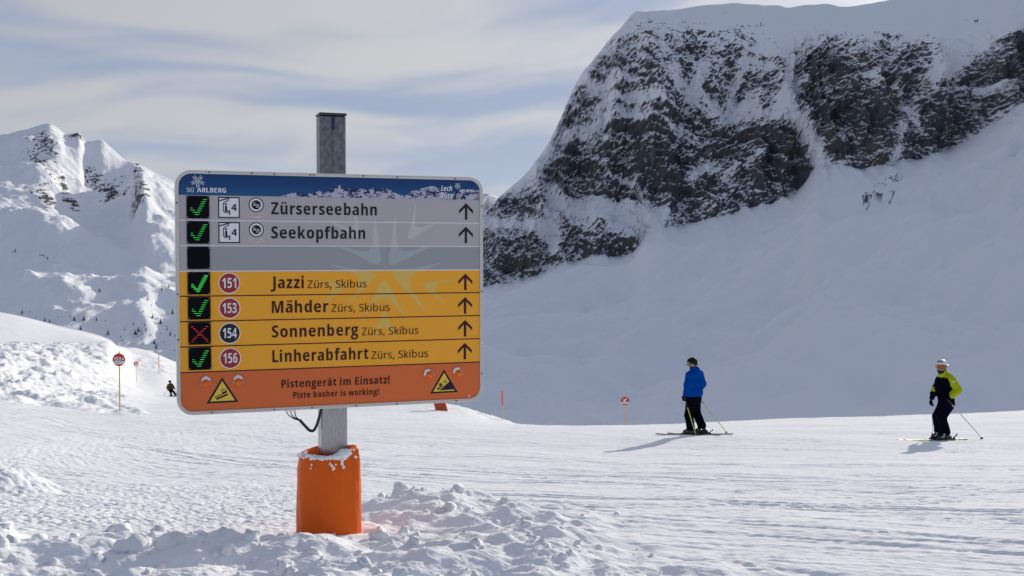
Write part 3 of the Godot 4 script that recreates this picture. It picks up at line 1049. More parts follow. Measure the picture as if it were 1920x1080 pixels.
func line_poly(pts: Array, w: float, square := false) -> PackedVector2Array:
	var p := PackedVector2Array()
	for q in pts: p.append(bp(q[0], q[1]))
	var r := Geometry2D.offset_polyline(p, w * 0.5, Geometry2D.JOIN_MITER, Geometry2D.END_BUTT if not square else Geometry2D.END_SQUARE)
	return r[0]

func upoly(pts: Array) -> PackedVector2Array:
	var p := PackedVector2Array()
	for q in pts: p.append(bp(q[0], q[1]))
	return p

func header_print() -> ImageTexture:
	# printed panorama: deep blue sky over snowy peaks
	var w := 1024
	var h := 72
	var im := Image.create(w, h, false, Image.FORMAT_RGB8)
	var n := noise(71, 0.035, 5)
	var n2 := noise(72, 0.09, 4, FastNoiseLite.TYPE_SIMPLEX_SMOOTH, FastNoiseLite.FRACTAL_RIDGED)
	var q := PackedFloat32Array()
	for j in w: q.append(j)
	# column -> height share of the peaks
	var sky := curve([[0, -1], [280, -0.5], [330, 0.03], [350, 0.10], [395, 0.18], [415, 0.13], [460, 0.25], [480, 0.22], [500, 0.44], [512, 0.38], [525, 0.52], [545, 0.36], [590, 0.4], [615, 0.32], [640, 0.42], [650, 0.33], [680, 0.42], [720, 0.2], [745, 0.16], [770, 0.33], [800, 0.42], [830, 0.54], [846, 0.55], [875, 0.36], [905, 0.12], [918, 0.3], [945, 0.38], [960, 0.28], [985, 0.36], [1000, 0.42], [1016, 0.4], [1023, 0.2]], q)
	for j in w:
		for i in h:
			var up := 1.0 - float(i) / h
			var top := sky[j] * 1.2 + 0.05 * n.get_noise_1d(j * 2.0) + 0.03 * n.get_noise_1d(j * 7.0)
			var c := Color(0.11, 0.25, 0.45).lerp(Color(0.14, 0.36, 0.54), pow(1.0 - up, 1.5))
			if up < top:
				var r := n2.get_noise_2d(j * 0.55 + i * 0.4, i * 0.8) * 0.8 + n.get_noise_2d(j * 0.8, i * 1.2) * 0.9
				var sh := smoothstep(0.22, 0.42, r + 0.35 * (up / maxf(top, 0.05) - 0.5))
				c = Color(0.72, 0.72, 0.80).lerp(Color(0.17, 0.20, 0.32), sh)
			im.set_pixel(j, i, c)
	return ImageTexture.create_from_image(im)

func make_board() -> void:
	var yaw := 0.3454
	var r := Vector3(cos(yaw), 0, -sin(yaw))
	var n := Vector3(sin(yaw), 0, cos(yaw))
	var c := Vector3(-0.9932, CAM_Y - 0.2126, -6.05)
	var at := c + r * (PU - BW * 0.5) - n * bz
	var foot := ground_y(at.x, -at.z) - 0.05
	btop = c.y + BH * 0.5 - foot
	at.y = foot
	var S := thing("information_board", "large piste information board on a grey steel post, list of lifts and runs", "sign", at, yaw)
	var zf := bz
	# post
	var t := Tri.new()
	t.box(Vector3(0.79 - PU, -0.35, -0.06), Vector3(0.94 - PU, btop - 0.7, 0.058), 0.006)
	part("lower_post", t.mesh(), M.galv, S)
	t = Tri.new()
	t.box(Vector3(0.79 - PU, btop - 0.7, -0.06), Vector3(0.94 - PU, btop + 0.335, 0.058), 0.006)
	part("upper_post", t.mesh(), M.galvdark, S)
	t = Tri.new()
	t.box(Vector3(0.787 - PU, btop + 0.336, -0.064), Vector3(0.945 - PU, btop + 0.350, 0.066), 0.003)
	part("post_cap", t.mesh(), M.darksteel, S)
	part("post_slot", slab_mesh(rounded(Vector2(-0.010, btop + 0.25), Vector2(0.012, btop + 0.332), 0.0105), 0.0575, 0.0598), M.slotblue, S)
	part("post_seam", slab_mesh(rect(-0.0015, btop + 0.0, 0.0015, btop + 0.25), 0.0575, 0.0592), M.darksteel, S)
	t = Tri.new()
	for k in 3: t.ellipsoid(Vector3(-0.012 + 0.012 * k, btop - BH - 0.02, 0.058), Vector3(0.004, 0.004, 0.003), 8, 5)
	part("post_bolts", t.mesh(), M.alu, S)
	# body and frame
	part("back_box", slab_mesh(rounded(bp(0.012, BH - 0.012), bp(BW - 0.012, 0.012), 0.072), zf - 0.056, zf - 0.010), M.alu, S)
	part("frame", ring_mesh(rounded(bp(0, BH), bp(BW, 0), 0.085), rounded(bp(0.0185, BH - 0.0185), bp(BW - 0.0185, 0.0185), 0.0665), zf - 0.05, zf), M.frame, S)
	var t2 := Tri.new()
	# bead along the frame's middle
	var bead := rounded(bp(0.008, BH - 0.008), bp(BW - 0.008, 0.008), 0.077)
	var bpts := PackedVector3Array()
	for q in bead: bpts.append(Vector3(q.x, q.y, zf))
	bpts.append(bpts[0])
	var rad := PackedFloat32Array()
	rad.resize(bpts.size())
	rad.fill(0.0028)
	t2.tube(bpts, rad, 6, false)
	part("frame_bead", t2.mesh(), M.frame, S)
	var screw := Tri.new()
	screw.ellipsoid(Vector3.ZERO, Vector3(0.0048, 0.0048, 0.0026), 8, 5)
	var sm := screw.mesh()
	for q in [[0.1781, 0.009], [0.4047, 0.0105], [0.5261, 0.0105], [0.7262, 0.0105], [0.7441, 0.0105], [1.026, 0.009], [1.2252, 0.0102], [1.5748, 0.0105], [0.1807, 1.3213], [0.5169, 1.3215], [0.7273, 1.3217], [0.9798, 1.3218], [1.2174, 1.322], [1.5758, 1.3205], [0.009, 0.1773], [0.009, 0.6717], [0.009, 0.9172], [1.736, 0.1713], [1.736, 0.6749], [1.736, 1.1651]]:
		var o := part("screw", sm, M.darksteel, S)
		var w := bp(q[0], q[1])
		o.position = Vector3(w.x, w.y, zf + 0.003)
	# panels
	var inner := rounded(bp(0.0185, BH - 0.0185), bp(BW - 0.0185, 0.0185), 0.0665, 10)
	var rows := [0.134, 0.271, 0.409, 0.547, 0.683, 0.820, 0.958, 1.097]
	var zp := zf - 0.006
	var hp := Geometry2D.intersect_polygons(inner, upoly([[-1, -1], [3, -1], [3, 0.134], [-1, 0.134]]))
	var ht := Tri.new()
	ht.slab(hp[0], zf - 0.0095, zp)
	for p in ht.v: ht.uv.append(Vector2((p.x + PU) / BW, (btop - p.y - 0.018) / (0.134 - 0.018)))
	var head := part("header_panel", ht.mesh(), M.headprint, S)
	# star watermark
	var star := [
		[[1.3385, 0.1452], [1.3284, 0.2902], [1.3719, 0.2992], [1.4937, 0.2534], [1.309, 0.3674], [1.2826, 0.3652], [1.2947, 0.3278]],
		[[0.968, 0.1515], [0.9742, 0.2887], [0.9325, 0.3066], [0.8129, 0.2515], [0.9763, 0.3593], [1.0134, 0.3653], [1.012, 0.3278]],
		[[1.2129, 0.2146], [1.2251, 0.3934], [1.2369, 0.4259], [1.2751, 0.4376], [1.3232, 0.4305], [1.4494, 0.395], [1.2176, 0.5121], [1.1795, 0.5166], [1.1725, 0.4957]],
		[[1.0957, 0.2277], [1.0786, 0.3939], [1.0715, 0.417], [1.048, 0.4377], [1.0107, 0.4378], [0.8632, 0.4014], [1.0852, 0.5093], [1.1133, 0.5164], [1.1299, 0.4909]],
		[[0.8079, 0.5039], [0.9084, 0.5248], [1.0382, 0.5484], [1.1037, 0.5620], [1.1037, 0.582], [1.0096, 0.6688], [0.8979, 0.7913], [0.9817, 0.6777], [1.0052, 0.6181], [0.9914, 0.5812], [0.936, 0.5532]],
		[[1.4932, 0.5059], [1.3712, 0.5267], [1.2652, 0.5449], [1.1984, 0.5547], [1.2006, 0.5873], [1.284, 0.6768], [1.3948, 0.796], [1.3513, 0.7152], [1.3033, 0.6536], [1.2986, 0.5974], [1.3276, 0.5695]],
		[[1.1555, 0.6032], [1.1223, 0.6238], [1.0986, 0.6653], [1.0324, 0.8031], [1.0018, 0.8556], [1.0747, 0.7529], [1.1078, 0.721], [1.1456, 0.71], [1.1787, 0.7221], [1.2167, 0.7553], [1.3002, 0.8622], [1.2216, 0.7227], [1.1932, 0.6664]],
		[[1.15, 0.7867], [1.1335, 0.7957], [1.112, 0.8557], [1.0691, 0.9707], [1.1118, 0.8929], [1.1497, 0.8728], [1.1829, 0.8899], [1.2302, 0.9753], [1.183, 0.848]],
		[[1.371, 0.6215], [1.4881, 0.6083], [1.6016, 0.5998], [1.4733, 0.6271], [1.4512, 0.6552], [1.4682, 0.698], [1.532, 0.77], [1.4097, 0.6689]],
		[[0.7064, 0.5990], [0.8483, 0.6121], [0.9264, 0.6243], [0.8986, 0.6583], [0.7775, 0.7547], [0.8342, 0.6804], [0.8481, 0.6486], [0.8254, 0.621]]]
	var names := ["Zürserseebahn", "Seekopfbahn", "", "Jazzi", "Mähder", "Sonnenberg", "Linherabfahrt"]
	var subs := [0, 0, 0, [0.7075, 1.0447], [0.8419, 1.1783], [1.0156, 1.3493], [1.0709, 1.4069]]
	var ends := [[0.51, 1.1055], [0.509, 1.0367], 0, [0.5035, 0.6866], [0.509, 0.8238], [0.508, 0.994], [0.51, 1.0522]]
	var bases := [0.2335, 0.3675, 0.0, 0.6455, 0.7825, 0.9195, 1.0575]
	var numbers := ["", "", "", "151", "153", "154", "156"]
	var dcen := [0, 0, 0, [0.280, 0.6138], [0.2809, 0.7514], [0.2806, 0.8893], [0.2823, 1.0274]]
	var arrows := [[1.6415, 0.1535], [1.640, 0.2915], 0, [1.6364, 0.5696], [1.6345, 0.7085], [1.6340, 0.8444], [1.6325, 0.9804]]
	var ticks := [[0.16, 0.72, 0.89], [0.255, 0.66, 0.83], [0.35, 0.615, 0.79], [0.445, 0.565, 0.74], [0.54, 0.51, 0.70], [0.54, 0.17, 0.26], [0.635, 0.465, 0.66], [0.635, 0.17, 0.36], [0.73, 0.27, 0.60], [0.825, 0.37, 0.56]]
	var cross := [[0.20, 0.11, 0.25], [0.20, 0.75, 0.89], [0.295, 0.21, 0.35], [0.295, 0.65, 0.79], [0.39, 0.31, 0.45], [0.39, 0.55, 0.68], [0.48, 0.41, 0.59], [0.575, 0.38, 0.65], [0.67, 0.27, 0.40], [0.67, 0.60, 0.73], [0.76, 0.18, 0.30], [0.76, 0.71, 0.83], [0.86, 0.13, 0.21], [0.86, 0.79, 0.89]]
	for k in 7:
		var v0: float = rows[k]
		var v1: float = rows[k + 1]
		var pm: Material = M.greyrow if k < 2 else (M.blankrow if k == 2 else M.yellowrow)
		var row := part("row_panel", slab_mesh(upoly([[0.0188, v0 + 0.0005], [BW - 0.0188, v0 + 0.0005], [BW - 0.0188, v1 - 0.0005], [0.0188, v1 - 0.0005]]), zf - 0.0095, zp), pm, S)
		if k == 2:
			part("row_end", slab_mesh(upoly([[0.0195, v0 + 0.004], [0.18, v0 + 0.004], [0.18, v1 - 0.004], [0.0195, v1 - 0.004]]), zp, zp + 0.0008), M.greyrow, row)
		var rp := upoly([[0.02, v0 + 0.003], [BW - 0.02, v0 + 0.003], [BW - 0.02, v1 - 0.003], [0.02, v1 - 0.003]])
		for s in star:
			for piece in Geometry2D.intersect_polygons(upoly(s), rp):
				if piece.size() > 2: part("star_print", slab_mesh(piece, zp, zp + 0.0006), M.greystar if k < 2 else (M.blankstar if k == 2 else M.yellowstar), row)
		if k > 0:
			var o := part("divider", slab_mesh(upoly([[0.0195, v0 - 0.0028], [BW - 0.0195, v0 - 0.0028], [BW - 0.0195, v0 + 0.0028], [0.0195, v0 + 0.0028]]), zp, zp + 0.0016), M.whiteline if k < 4 else M.blackprint, S)
		var ink: Material = M.blackprint if k < 3 else M.brownprint
		if names[k] != "":
			letter(names[k], row, ends[k][0], ends[k][1], bases[k], 0.0665, zp + 0.0012, ink)
			if k >= 3: letter("Zürs, Skibus", row, subs[k][0], subs[k][1], bases[k] + 0.0005, 0.0435, zp + 0.0012, ink, false)
			var a: Array = arrows[k]
			var ap := upoly([[a[0], a[1]], [a[0] + 0.0435, a[1] + 0.043], [a[0] + 0.0435, a[1] + 0.063], [a[0] + 0.0075, a[1] + 0.0275], [a[0] + 0.0075, a[1] + 0.0985], [a[0] - 0.0075, a[1] + 0.0985], [a[0] - 0.0075, a[1] + 0.0275], [a[0] - 0.0435, a[1] + 0.063], [a[0] - 0.0435, a[1] + 0.043]])
			part("arrow", slab_mesh(ap, zp, zp + 0.001), ink, row)
		if numbers[k] != "":
			var q: Array = dcen[k]
			part("number_rim", slab_mesh(circle(bp(q[0], q[1]), 0.0578, 36), zp, zp + 0.0008), M.whiteprint, row)
			part("number_disc", slab_mesh(circle(bp(q[0], q[1]), 0.0530, 36), zp, zp + 0.0016), M.blackdisc if k == 5 else M.reddisc, row)
			letter(numbers[k], row, q[0] - 0.0375, q[0] + 0.0375, q[1] + 0.0265, 0.0545, zp + 0.0022, M.whiteprint, true, 0.0, "number")
		elif k < 2:
			lift_icon(row, 0.2248, v0 + 0.0078, zp)
			badge(row, 0.4280, v0 + 0.0485, zp)
		# led display
		var lu := 0.059 + 0.0005 * k
		var lv := v0 + 0.0045
		var lw := 0.1185
		var lh := 0.1225
		var led := part("led_display", slab_mesh(upoly([[lu, lv], [lu + lw, lv], [lu + lw, lv + lh], [lu, lv + lh]]), zp - 0.001, zp + 0.006), M.ledblack, S)
		var st := Tri.new()
		for cx in [0.045, 0.955]:
			for cy in [0.06, 0.94]:
				var p := bp(lu + lw * cx, lv + lh * cy)
				st.ellipsoid(Vector3(p.x, p.y, zp + 0.006), Vector3(0.0028, 0.0028, 0.0016), 6, 4)
		tag(part("display_screws", st.mesh(), M.alu, led), "", "", "", "stuff")
		if k != 2:
			var dt := Tri.new()
			for seg in (cross if k == 5 else ticks):
				var cnt := int(round((seg[2] - seg[1]) / 0.046))
				for rr in (2 if k == 3 else 1):
					for m in cnt:
						var p := bp(lu + lw * (seg[1] + 0.046 * (m + 0.5)), lv + lh * (seg[0] + 0.045 * rr))
						dt.slab(circle(p, 0.0018, 6), zp + 0.006, zp + 0.0068)
			part("led_symbol", dt.mesh(), M.ledred if k == 5 else M.ledgreen, led)
	# warning panel
	var op := Geometry2D.intersect_polygons(inner, upoly([[-1, 1.098], [3, 1.098], [3, 3], [-1, 3]]))
	var warn := part("warning_panel", slab_mesh(op[0], zf - 0.0095, zp), M.orangerow, S)
	part("divider", slab_mesh(upoly([[0.0195, 1.0945], [BW - 0.0195, 1.0945], [BW - 0.0195, 1.100], [0.0195, 1.100]]), zp, zp + 0.0016), M.blackprint, S)
	letter("Pistengerät im Einsatz!", warn, 0.5588, 1.1768, 1.203, 0.0445, zp + 0.0012, M.brownprint)
	letter("Piste basher is working!", warn, 0.6234, 1.1137, 1.264, 0.0345, zp + 0.0012, M.brownprint)
	for k in 2:
		var tri: Array = [[0.2375, 1.1300], [0.1545, 1.2715], [0.3240, 1.2705]] if k == 0 else [[1.5041, 1.1330], [1.4192, 1.2733], [1.5891, 1.2714]]
		var ctr := Vector2((tri[0][0] + tri[1][0] + tri[2][0]) / 3.0, (tri[0][1] + tri[1][1] + tri[2][1]) / 3.0)
		part("triangle_border", slab_mesh(upoly(tri), zp, zp + 0.001), M.blackprint, warn)
		var inn := []
		for q in tri: inn.append([lerpf(ctr.x, q[0], 0.78), lerpf(ctr.y, q[1], 0.78)])
		part("triangle_field", slab_mesh(upoly(inn), zp, zp + 0.0018), M.signyellow, warn)
		groomer_picture(warn, ctr, k, zp + 0.0018, inn)
	var lens := Tri.new()
	lens.ellipsoid(Vector3.ZERO, Vector3(0.0235, 0.0235, 0.034), 18, 12)
	var lm := lens.mesh()
	var hood := Tri.new()
	# a thin half ring around the lens, open below
	var hpts := PackedVector3Array()
	for k in 15:
		var a := lerpf(-0.35, PI + 0.35, k / 14.0)
		hpts.append(Vector3(cos(a) * 0.0258, sin(a) * 0.0258, 0.008))
	var hr := PackedFloat32Array()
	hr.resize(15)
	hr.fill(0.0022)
	hood.tube(hpts, hr, 6)
	var hm := hood.mesh()
	var ls := [[0.1512, 1.1603, 0.0], [0.3241, 1.1601, 0.1], [1.4147, 1.1623, 0.75], [1.5909, 1.1596, 0.6]]
	for k in 4:
		var p := bp(ls[k][0], ls[k][1])
		var o := part("warning_lamp", lm, M.amber, S)
		o.position = Vector3(p.x, p.y, zp)
		part("hood", hm, M.frame, o)
		var sn := Tri.new()
		var ang: float = PI * 0.5 + ls[k][2]
		for q in 5:
			var f := (q - 2) * 0.32
			var a := ang + f
			var rr := 0.0265 + 0.005 * (1.0 - absf(f))
			sn.ellipsoid(Vector3(cos(a) * rr, sin(a) * rr, 0.007), Vector3(0.0075, 0.0065 + 0.004 * (1.0 - absf(f)), 0.007), 9, 6)
		part("snow_cap", sn.mesh(), M.snow, o)
	part("sticker", slab_mesh(upoly([[1.652, 1.293], [1.668, 1.292], [1.668, 1.304], [1.652, 1.305]]), zp, zp + 0.0008), M.pink, S)
	# header logos
	logo_star(head, 0.119, 0.060, 0.036, zp)
	letter("SKI", head, 0.0605, 0.0985, 0.1185, 0.0235, zp + 0.001, M.whiteprint, false)
	letter("ARLBERG", head, 0.1145, 0.2672, 0.1185, 0.0245, zp + 0.001, M.whiteprint, true)
	letter("Lech", head, 1.488, 1.553, 0.0835, 0.0300, zp + 0.001, M.whiteprint, true, 0.18)
	letter("Zürs", head, 1.484, 1.556, 0.1225, 0.0290, zp + 0.001, M.whiteprint, true, 0.18)
	logo_star(head, 1.590, 0.053, 0.020, zp)
	letter("ARLBERG", head, 1.600, 1.693, 0.0885, 0.0160, zp + 0.001, M.whiteprint, true)
	# cables below
	var zc := zf - 0.035
	for k in 3:
		var gu := 0.590 + 0.0225 * k
		var g := bp(gu, BH + 0.006)
		part("cable_gland", tube_mesh([Vector3(g.x, g.y + 0.008, zc), Vector3(g.x, g.y - 0.012, zc)], 0.0075, 8), M.whiteprint, S)
		var e := bp(0.672, BH + 0.068 + 0.003 * k)
		var m1 := bp(lerpf(gu, 0.672, 0.18), BH + 0.034 + 0.004 * k)
		var m2 := bp(lerpf(gu, 0.672, 0.55), BH + 0.055)
		part("cable", tube_mesh(smooth_path([Vector3(g.x, g.y - 0.008, zc), Vector3(m1.x, m1.y, zc), Vector3(m2.x, m2.y, zc - 0.004), Vector3(e.x, e.y, zc - 0.01)]), 0.0034, 6), M.rubber, S)
	var cp := []
	for q in [[0.664, 1.394], [0.700, 1.436], [0.722, 1.458], [0.744, 1.459], [0.762, 1.430], [0.779, 1.378], [0.792, 1.330]]:
		var p := bp(q[0], q[1])
		cp.append(Vector3(p.x, p.y, zc - 0.012 - 0.05 * (q[0] - 0.66)))
	part("cable_sleeve", tube_mesh(smooth_path(cp), 0.0085, 8), M.rubber, S)
	make_pad(at)

func lift_icon(row: Node, u: float, v: float, z: float) -> void:
	var w := 0.1145
	part("lift_icon_border", slab_mesh(upoly([[u, v], [u + w, v], [u + w, v + w], [u, v + w]]), z, z + 0.001), M.blackprint, row)
	var q := 0.0062
	part("lift_icon_field", slab_mesh(upoly([[u + q, v + q], [u + w - q, v + q], [u + w - q, v + w - q], [u + q, v + w - q]]), z, z + 0.0018), M.whiteprint, row)
	var k := w / 440.0    # measured on a 440-unit square
	var zz := z + 0.0018
	var pt := func(x: float, y: float) -> Array: return [u + (x - 100.0) * k, v + (y - 95.0) * k]
	var t := Tri.new()
	t.slab(line_poly([pt.call(118, 178), pt.call(340, 112)], 24 * k), zz, zz + 0.0008)
	t.slab(line_poly([pt.call(308, 128), pt.call(308, 165), pt.call(230, 200), pt.call(205, 235), pt.call(205, 380), pt.call(225, 415), pt.call(255, 424), pt.call(302, 424)], 18 * k), zz, zz + 0.0008)
	t.slab(circle(bp(pt.call(255, 245)[0], pt.call(255, 245)[1]), 23 * k, 14), zz, zz + 0.0008)
	t.slab(upoly([pt.call(236, 285), pt.call(250, 278), pt.call(270, 278), pt.call(280, 290), pt.call(280, 376), pt.call(342, 378), pt.call(342, 472), pt.call(317, 472), pt.call(317, 404), pt.call(236, 404)]), zz, zz + 0.0008)
	part("lift_icon_picture", t.mesh(), M.blackprint, row)
	letter("4", row, pt.call(368, 0)[0], pt.call(476, 0)[0], pt.call(0, 382)[1], 140 * k, zz + 0.0008, M.blackprint, true, 0.0, "lift_icon_number")

func badge(row: Node, u: float, v: float, z: float) -> void:
	part("badge_rim", slab_mesh(circle(bp(u, v), 0.0410, 30), z, z + 0.0008), M.blackprint, row)
	part("badge_ring", slab_mesh(circle(bp(u, v), 0.0355, 30), z, z + 0.0014), M.whiteprint, row)
	part("badge_disc", slab_mesh(circle(bp(u, v), 0.0255, 30), z, z + 0.0020), M.blackprint, row)
	letter("Der", row, u - 0.017, u - 0.003, v - 0.006, 0.0065, z + 0.0024, M.whiteprint, true)
	letter("Weiße", row, u - 0.017, u + 0.018, v + 0.0045, 0.0085, z + 0.0024, M.whiteprint, true)
	letter("Ring", row, u - 0.001, u + 0.018, v + 0.015, 0.0070, z + 0.0024, M.whiteprint, true)
	var y := v + 0.0465
	part("badge_plate", slab_mesh(upoly([[u - 0.041, y], [u + 0.041, y], [u + 0.041, y + 0.017], [u + 0.016, y + 0.017], [u + 0.016, y + 0.024], [u - 0.014, y + 0.024], [u - 0.014, y + 0.017], [u - 0.041, y + 0.017]]), z, z + 0.0008), M.whiteprint, row)
	part("badge_plate_field", slab_mesh(upoly([[u - 0.039, y + 0.002], [u + 0.039, y + 0.002], [u + 0.039, y + 0.015], [u - 0.039, y + 0.015]]), z, z + 0.0014), M.bronze, row)
	letter("RUN of FAME", row, u - 0.034, u + 0.034, y + 0.0125, 0.0080, z + 0.0018, M.whiteprint, true)
	letter("ROUTE", row, u - 0.0115, u + 0.0125, y + 0.0222, 0.0050, z + 0.0012, M.bronze, true)

func logo_star(head: Node, u: float, v: float, s: float, z: float) -> void:
	var t := Tri.new()
	for k in 5:
		var a := PI * 0.5 + TAU * k / 5.0       # one arm points down
		for q in [[0.10, 0.55], [0.55, 0.42]]:
			var p0: Vector2 = Vector2.from_angle(a) * q[0] * s
			for sd in [-1.0, 1.0]:
				var e: Vector2 = p0 + Vector2.from_angle(a + 0.42 * sd) * q[1] * s * 1.15
				t.slab(line_poly([[u + p0.x, v + p0.y], [u + e.x, v + e.y]], s * 0.075), z, z + 0.001)
	part("logo_star", t.mesh(), M.whiteprint, head)

func groomer_picture(warn: Node, ctr: Vector2, kind: int, z: float, inn: Array) -> void:
	var t := Tri.new()
	if kind == 0:
		# tracked groomer on a slope, measured on the left triangle
		var k := 0.1695 / 860.0
		var o := Vector2(0.1545 - 110 * k, 1.2715 - 955 * k)
		var pt := func(x: float, y: float) -> Array: return [o.x + x * k, o.y + y * k]
		t.slab(upoly([pt.call(328, 782), pt.call(535, 697), pt.call(522, 640), pt.call(505, 610), pt.call(535, 585), pt.call(535, 552), pt.call(552, 575), pt.call(590, 565), pt.call(630, 590), pt.call(672, 665), pt.call(335, 808)]), z, z + 0.0008)
		t.slab(upoly([pt.call(355, 830), pt.call(380, 812), pt.call(660, 703), pt.call(690, 715), pt.call(690, 745), pt.call(400, 860), pt.call(370, 855)]), z, z + 0.0008)
		part("groomer_picture", t.mesh(), M.blackprint, warn)
		part("groomer_window", slab_mesh(upoly([pt.call(535, 600), pt.call(600, 585), pt.call(632, 615), pt.call(545, 652)]), z, z + 0.0014), M.signyellow, warn)
	else:
		var k := 0.1695 / 715.0
		var o := Vector2(1.4192 - 362 * k, 1.2733 - 792 * k)
		var pt := func(x: float, y: float) -> Array: return [o.x + x * k, o.y + y * k]
		t.slab(upoly([pt.call(598, 722), pt.call(862, 505), pt.call(985, 712)]), z, z + 0.0008)
		t.slab(line_poly([pt.call(535, 690), pt.call(625, 618)], 22 * k), z, z + 0.0008)
		t.slab(line_poly([pt.call(560, 708), pt.call(690, 600)], 22 * k), z, z + 0.0008)
		t.slab(line_poly([pt.call(600, 590), pt.call(590, 560), pt.call(620, 545), pt.call(655, 560), pt.call(662, 585), pt.call(628, 612), pt.call(604, 588)], 13 * k), z, z + 0.0008)
		t.slab(line_poly([pt.call(700, 500), pt.call(745, 505), pt.call(800, 525)], 12 * k), z, z + 0.0008)
		t.slab(line_poly([pt.call(745, 470), pt.call(750, 505), pt.call(725, 540)], 12 * k), z, z + 0.0008)
		t.slab(line_poly([pt.call(752, 505), pt.call(780, 532)], 10 * k), z, z + 0.0008)
		t.slab(line_poly([pt.call(660, 560), pt.call(815, 410)], 5 * k), z, z + 0.0008)
		part("groomer_picture", t.mesh(), M.blackprint, warn)

func make_pad(at: Vector3) -> void:
	# padded sleeve around the foot of the post
	var ctr := Vector3(at.x - 0.022, at.y, at.z + 0.01)
	var S := thing("post_pad", "orange vinyl crash pad wrapped round the foot of the sign post", "safety pad", ctr)
	var n := noise(81, 3.2, 3)
	var t := Tri.new()
	var nu := 72
	var nv := 26
	var top := func(a: float) -> float:
		# a: angle, 0 = right, PI/2 = towards the viewer
		return 0.512 + 0.006 * cos(a) - 0.004 * sin(a) + 0.016 * exp(-pow(angle_difference(a, -0.1) / 0.9, 2.0)) + 0.006 * sin(3.0 * a + 1.0)
	var P := []
	for i in nv + 1:
		for j in nu:
			var a := TAU * j / nu
			var s := float(i) / nv
			var h := lerpf(-0.2, top.call(a), s)
			var rr := 0.170 + 0.006 * cos(2.0 * a)
			rr += 0.010 * sin(PI * s) - 0.006 * smoothstep(0.9, 1.0, s)
			# creases run down from the rim on the right
			var cr := exp(-pow(angle_difference(a, 0.55) / 0.8, 2.0)) * smoothstep(0.45, 1.0, s)
			rr += (0.005 * sin(a * 26.0 + s * 3.0) + 0.004 * sin(a * 41.0 - s * 5.0)) * cr
			rr += 0.007 * n.get_noise_2d(cos(a) * 0.30 + 4.0 + sin(a) * 0.5, s * 0.22) + 0.003 * n.get_noise_2d(a * 1.6, s * 1.2 + 9.0)
			# a blunt edge on the right where the sleeve closes
			rr += 0.005 * exp(-pow(angle_difference(a, 0.12) / 0.12, 2.0))
			P.append(Vector3(cos(a) * rr, h, sin(a) * rr))
	var rim := []
	for q in [[1.0, 0.0], [0.985, 0.010], [0.94, 0.019], [0.88, 0.022], [0.82, 0.016], [0.775, 0.0], [0.755, -0.03], [0.75, -0.10], [0.745, -0.35]]:
		for j in nu:
			var e: Vector3 = P[nv * nu + j]
			rim.append(Vector3(e.x * q[0], e.y + q[1], e.z * q[0]))
	var all := P + rim.slice(nu)
	var rows := all.size() / nu
	var nr := PackedVector3Array()
	for i in rows:
		for j in nu:
			var dx: Vector3 = all[i * nu + (j + 1) % nu] - all[i * nu + (j + nu - 1) % nu]
			var dy: Vector3 = all[mini(i + 1, rows - 1) * nu + j] - all[maxi(i - 1, 0) * nu + j]
			var q := dy.cross(dx).normalized()
			nr.append(q)
	# the outside of the wall must face out
	var flip := 1.0 if nr[5 * nu].dot(Vector3(1, 0, 0)) > 0.0 else -1.0
	for i in rows - 1:
		for j in nu:
			var a := i * nu + j
			var b := i * nu + (j + 1) % nu
			t.tri(all[a], all[b], all[b + nu], nr[a] * flip, nr[b] * flip, nr[b + nu] * flip)
			t.tri(all[a], all[b + nu], all[a + nu], nr[a] * flip, nr[b + nu] * flip, nr[a + nu] * flip)
	part("cover", t.mesh(), M.vinyl, S)
	# snow lying on the rim, thickest in front, with drips
	var sn := Tri.new()
	var pth := PackedVector3Array()
	var rad := PackedFloat32Array()
	for k in 60:
		var a := lerpf(0.35, 3.0, k / 59.0)
		var h: float = top.call(a)
		pth.append(Vector3(cos(a) * 0.153, h + 0.012, sin(a) * 0.153))
		rad.append((0.011 + 0.006 * n.get_noise_1d(k * 0.35) + 0.022 * exp(-pow((a - 0.85) / 0.28, 2.0))) * minf(1.0, minf(k + 1, 60 - k) / 6.0))
	sn.tube(pth, rad, 9)
	var rng := RandomNumberGenerator.new()
	rng.seed = 4
	for k in 60:
		var a := rng.randf_range(0.4, 2.95)
		var h: float = top.call(a)
		var r := rng.randf_range(0.004, 0.012)
		sn.ellipsoid(Vector3(cos(a) * rng.randf_range(0.150, 0.176), h + rng.randf_range(0.0, 0.018), sin(a) * rng.randf_range(0.150, 0.176)), Vector3(r, r * 0.8, r), 8, 5)
	for q in [[1.30, 0.030, 0.007], [1.24, 0.044, 0.007], [1.36, 0.018, 0.006], [1.18, 0.026, 0.005], [0.98, 0.028, 0.009], [0.93, 0.05, 0.008], [0.98, 0.012, 0.009], [1.95, 0.03, 0.005], [1.98, 0.05, 0.004], [1.27, 0.050, 0.006], [0.45, 0.022, 0.006], [0.36, 0.03, 0.005]]:
		var h: float = top.call(q[0])
		sn.ellipsoid(Vector3(cos(q[0]) * 0.183, h - q[1], sin(q[0]) * 0.183), Vector3(q[2], q[2] * 1.4, q[2] * 0.6), 9, 6)
	for k in 26:
		var a := rng.randf_range(1.22, 1.42)
		sn.ellipsoid(Vector3(cos(a) * 0.188, 0.07 + rng.randf_range(-0.02, 0.025), sin(a) * 0.188), Vector3.ONE * rng.randf_range(0.003, 0.009), 7, 5)
	part("rim_snow", sn.mesh(), M.snow, S)

